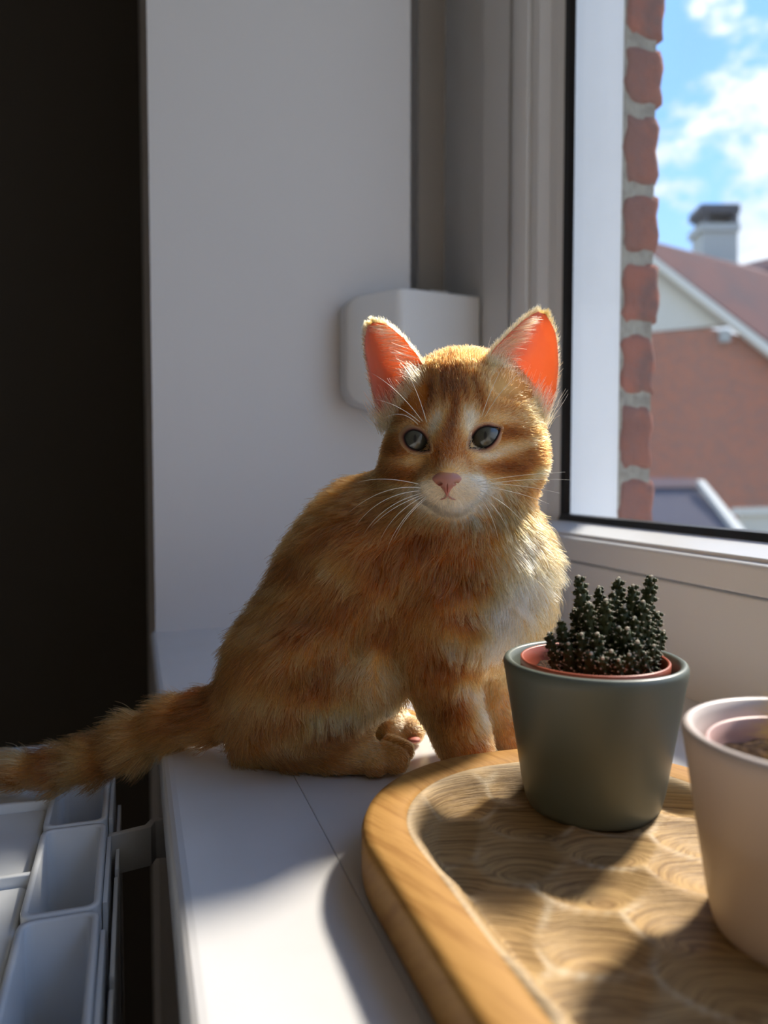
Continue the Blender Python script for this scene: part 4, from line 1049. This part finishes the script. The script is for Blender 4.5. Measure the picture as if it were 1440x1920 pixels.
def strands(R, Nn, fl, ln, lf, t, npt=5, curl=.35, clump=.62, nclump=5200, jit=.22):
    n = len(R); z = (R-EYE)@FWD
    fl = fl+.32*np.stack([snoise(R, 230, 20+k) for k in range(3)], 1)
    fl = fl-(fl*Nn).sum(1)[:, None]*Nn; fl /= np.linalg.norm(fl, axis=1)[:, None]+1e-9
    d0 = fl+Nn*(lf*2.0)[:, None]+rng.normal(0, jit, (n, 3)); d0 /= np.linalg.norm(d0, axis=1)[:, None]
    d1 = fl+Nn*(lf*.45)[:, None]+rng.normal(0, jit, (n, 3)); d1 /= np.linalg.norm(d1, axis=1)[:, None]
    L_ = ln*np.interp(ln, [18, 34], [1.0, 1.3])*rng.uniform(.55, 1.25, n)*z/F
    s_ = np.linspace(0, 1, npt)
    P = R[:, None]+L_[:, None, None]*(d0[:, None]*(s_*(1-.5*s_))[None, :, None]+d1[:, None]*(.5*s_**2)[None, :, None])
    if clump:
        ids = rng.choice(n, min(nclump, n), replace=False); kd = KDTree(len(ids))
        for q in ids: kd.insert(Vector(R[q]), int(q))
        kd.balance(); near = np.array([kd.find(Vector(p))[1] for p in R])
        pull = (clump*np.interp(ln, [10, 30], [.2, 1.0])*rng.uniform(.4, 1, n))[:, None, None]*(s_**1.6)[None, :, None]
        ok = (L_[near]/L_ < 1.6)[:, None, None]
        P = np.where(ok, P*(1-pull)+P[near]*pull, P)
    c = coat(t+rng.normal(0, .12, n))*rng.uniform(.58, 1.12, n)[:, None]
    return P, c
P1, C1 = strands(R0, N0, fl, ln, lf, pattern(R0))
# keep strands above the sill
on = (P1[..., 0] > EDGE); P1[..., 2] = np.where(on, np.maximum(P1[..., 2], .0006), P1[..., 2])

# ears: short coat on the back, pale fringe on the rims, long hairs from the inner edge
EP, EC = [], []
for E, (Vv, Fq, G, Bk, nr) in zip(EARS, ear_data):
    ns, nt_ = G.shape[:2]
    n = 5200
    a, b = rng.uniform(0, ns-1.001, n), rng.uniform(0, nt_-1.001, n); i, j = a.astype(int), b.astype(int)
    R_ = Bk[i, j]*(1-(a-i))[:, None]+Bk[i+1, j]*(a-i)[:, None]; R_ = R_+(Bk[i, j+1]-Bk[i, j])*(b-j)[:, None]; Nn = nr[i, j]
    up = Bk[-1, nt_//2]-Bk[0, nt_//2]; up /= np.linalg.norm(up)
    p, c = strands(R_, Nn, np.tile(up, (n, 1)), np.full(n, 13.), np.full(n, .25), np.full(n, .66), clump=0); EP.append(p); EC.append(c)
    # rims
    for side, edge in ((0, 'o'), (nt_-1, 'i')):
        n = 520 if edge == 'i' else 260
        a = rng.uniform(0, ns-1.001, n); i = a.astype(int); R_ = G[i, side]*(1-(a-i))[:, None]+G[i+1, side]*(a-i)[:, None]
        outw = G[i, side]-G[i, nt_//2]; outw /= np.linalg.norm(outw, axis=1)[:, None]
        Nn = outw*.8-FWD*rng.uniform(-.5, .7, n)[:, None]; Nn /= np.linalg.norm(Nn, axis=1)[:, None]
        p, c = strands(R_, Nn, np.tile(up, (n, 1)), np.full(n, 13. if edge == 'i' else 8.), np.full(n, .30), np.full(n, .80), clump=0); EP.append(p); EC.append(c)
    # inside: long pale hairs fanning from the inner edge across the hollow
    n = 480
    a = rng.uniform(0, (ns-1)*.80, n); i = a.astype(int); R_ = G[i, nt_-1]*(1-(a-i))[:, None]+G[i+1, nt_-1]*(a-i)[:, None]
    R_ = R_+(G[i, nt_-5]-R_)*rng.uniform(0, .9, n)[:, None]
    ac = G[i, 2]-G[i, nt_-1]; ac /= np.linalg.norm(ac, axis=1)[:, None]
    dv = ac*.9+up*.75-FWD*.35+rng.normal(0, .12, (n, 3)); dv /= np.linalg.norm(dv, axis=1)[:, None]
    p, c = strands(R_, np.tile(-FWD, (n, 1)), dv, np.interp(a, [0, ns*.74], [44, 22]), np.full(n, .12), np.full(n, .86), clump=0, jit=.08); EP.append(p); EC.append(c)
    # tuft at the base in front of the hollow
    n = 900
    tb = rng.random(n)[:, None]; R_ = at(*E['o'][0])*(1-tb)+at(*E['i'][0])*tb+rng.normal(0, .0012, (n, 3))
    R_ = R_-UP*.003
    dv = up*1.0+rng.normal(0, .16, (n, 3))-FWD*.15
    p, c = strands(R_, np.tile(-FWD, (n, 1)), dv, rng.uniform(20, 52, n), np.full(n, .10), np.full(n, .85), clump=.3, nclump=60); EP.append(p); EC.append(c)
PP = np.concatenate([P1]+EP); CC = np.concatenate([C1]+EC)
def hair_mat():
    m = bpy.data.materials.new('ginger_fur'); m.use_nodes = True
    nt = m.node_tree; N = nt.nodes; L = nt.links; N.remove(N['Principled BSDF']); out = N['Material Output']
    h = N.new('ShaderNodeBsdfHairPrincipled'); h.parametrization = 'COLOR'
    a = N.new('ShaderNodeAttribute'); a.attribute_name = 'fcol'; L.new(a.outputs['Color'], h.inputs['Color'])
    h.inputs['Roughness'].default_value = .38; h.inputs['Radial Roughness'].default_value = .55
    L.new(h.outputs[0], out.inputs['Surface'])
    return m
def hair_object(name, P, c, r0, r1, m, parent):
    n, k = P.shape[:2]; hc = bpy.data.hair_curves.new(name); hc.add_curves([k]*n)
    org = wloc(parent)
    hc.attributes['position'].data.foreach_set('vector', (P*K-np.array(org)).astype(np.float32).ravel())
    ra = hc.attributes.get('radius') or hc.attributes.new('radius', 'FLOAT', 'POINT')
    rr = np.tile(np.linspace(r0, r1, k)*K, n).astype(np.float32); ra.data.foreach_set('value', rr)
    ca = hc.attributes.new('fcol', 'FLOAT_COLOR', 'CURVE'); ca.data.foreach_set('color', np.concatenate([c, np.ones((n, 1))], 1).astype(np.float32).ravel())
    hc.materials.append(m); o = bpy.data.objects.new(name, hc); C.objects.link(o); o.parent = parent; o['kind'] = 'stuff'
    return o
hair_object('fur', PP, CC, .00013, .00005, hair_mat(), kit)

# ---- whiskers: from the pads, and a few over the eyes
g6 = np.random.default_rng(8)
WH = [((790, 915), (720, 905), (655, 960)), ((788, 920), (710, 925), (668, 985)), ((790, 925), (715, 945), (682, 1002)), ((795, 930), (735, 960), (712, 1015)), ((800, 934), (757, 968), (740, 1010)),
      ((786, 908), (715, 890), (670, 905)), ((795, 927), (728, 950), (695, 990)), ((800, 930), (745, 975), (726, 1030)),
      ((900, 908), (970, 905), (1050, 925)), ((902, 913), (965, 918), (1030, 945)), ((900, 920), (950, 940), (985, 985)), ((898, 925), (935, 950), (955, 1000)), ((896, 904), (960, 890), (1060, 885)), ((895, 928), (925, 960), (935, 1015)), ((905, 910), (975, 895), (1070, 900)),
      ((800, 792), (775, 700), (735, 660)), ((792, 790), (745, 725), (697, 700)), ((788, 792), (745, 755), (700, 748)), ((784, 796), (755, 765), (722, 783)), ((903, 782), (925, 710), (960, 660)), ((908, 783), (940, 725), (985, 690))]
for p0, p1, p2 in WH:
    a = march(*p0); da = float((a-EYE)@FWD); brow = p0[1] < 850
    b = at(p1[0], p1[1], da-(.010 if brow else .013)); c = at(p2[0], p2[1], da-(.004 if brow else .008))
    tt = np.linspace(0, 1, 14); P = [(1-t)**2*a+2*t*(1-t)*b+t*t*c for t in tt]
    v, f = tube(P, [.00017*(1-.85*t) for t in tt], 5); mk('whisker', v, f, M['whisker'], kit, smooth=True)
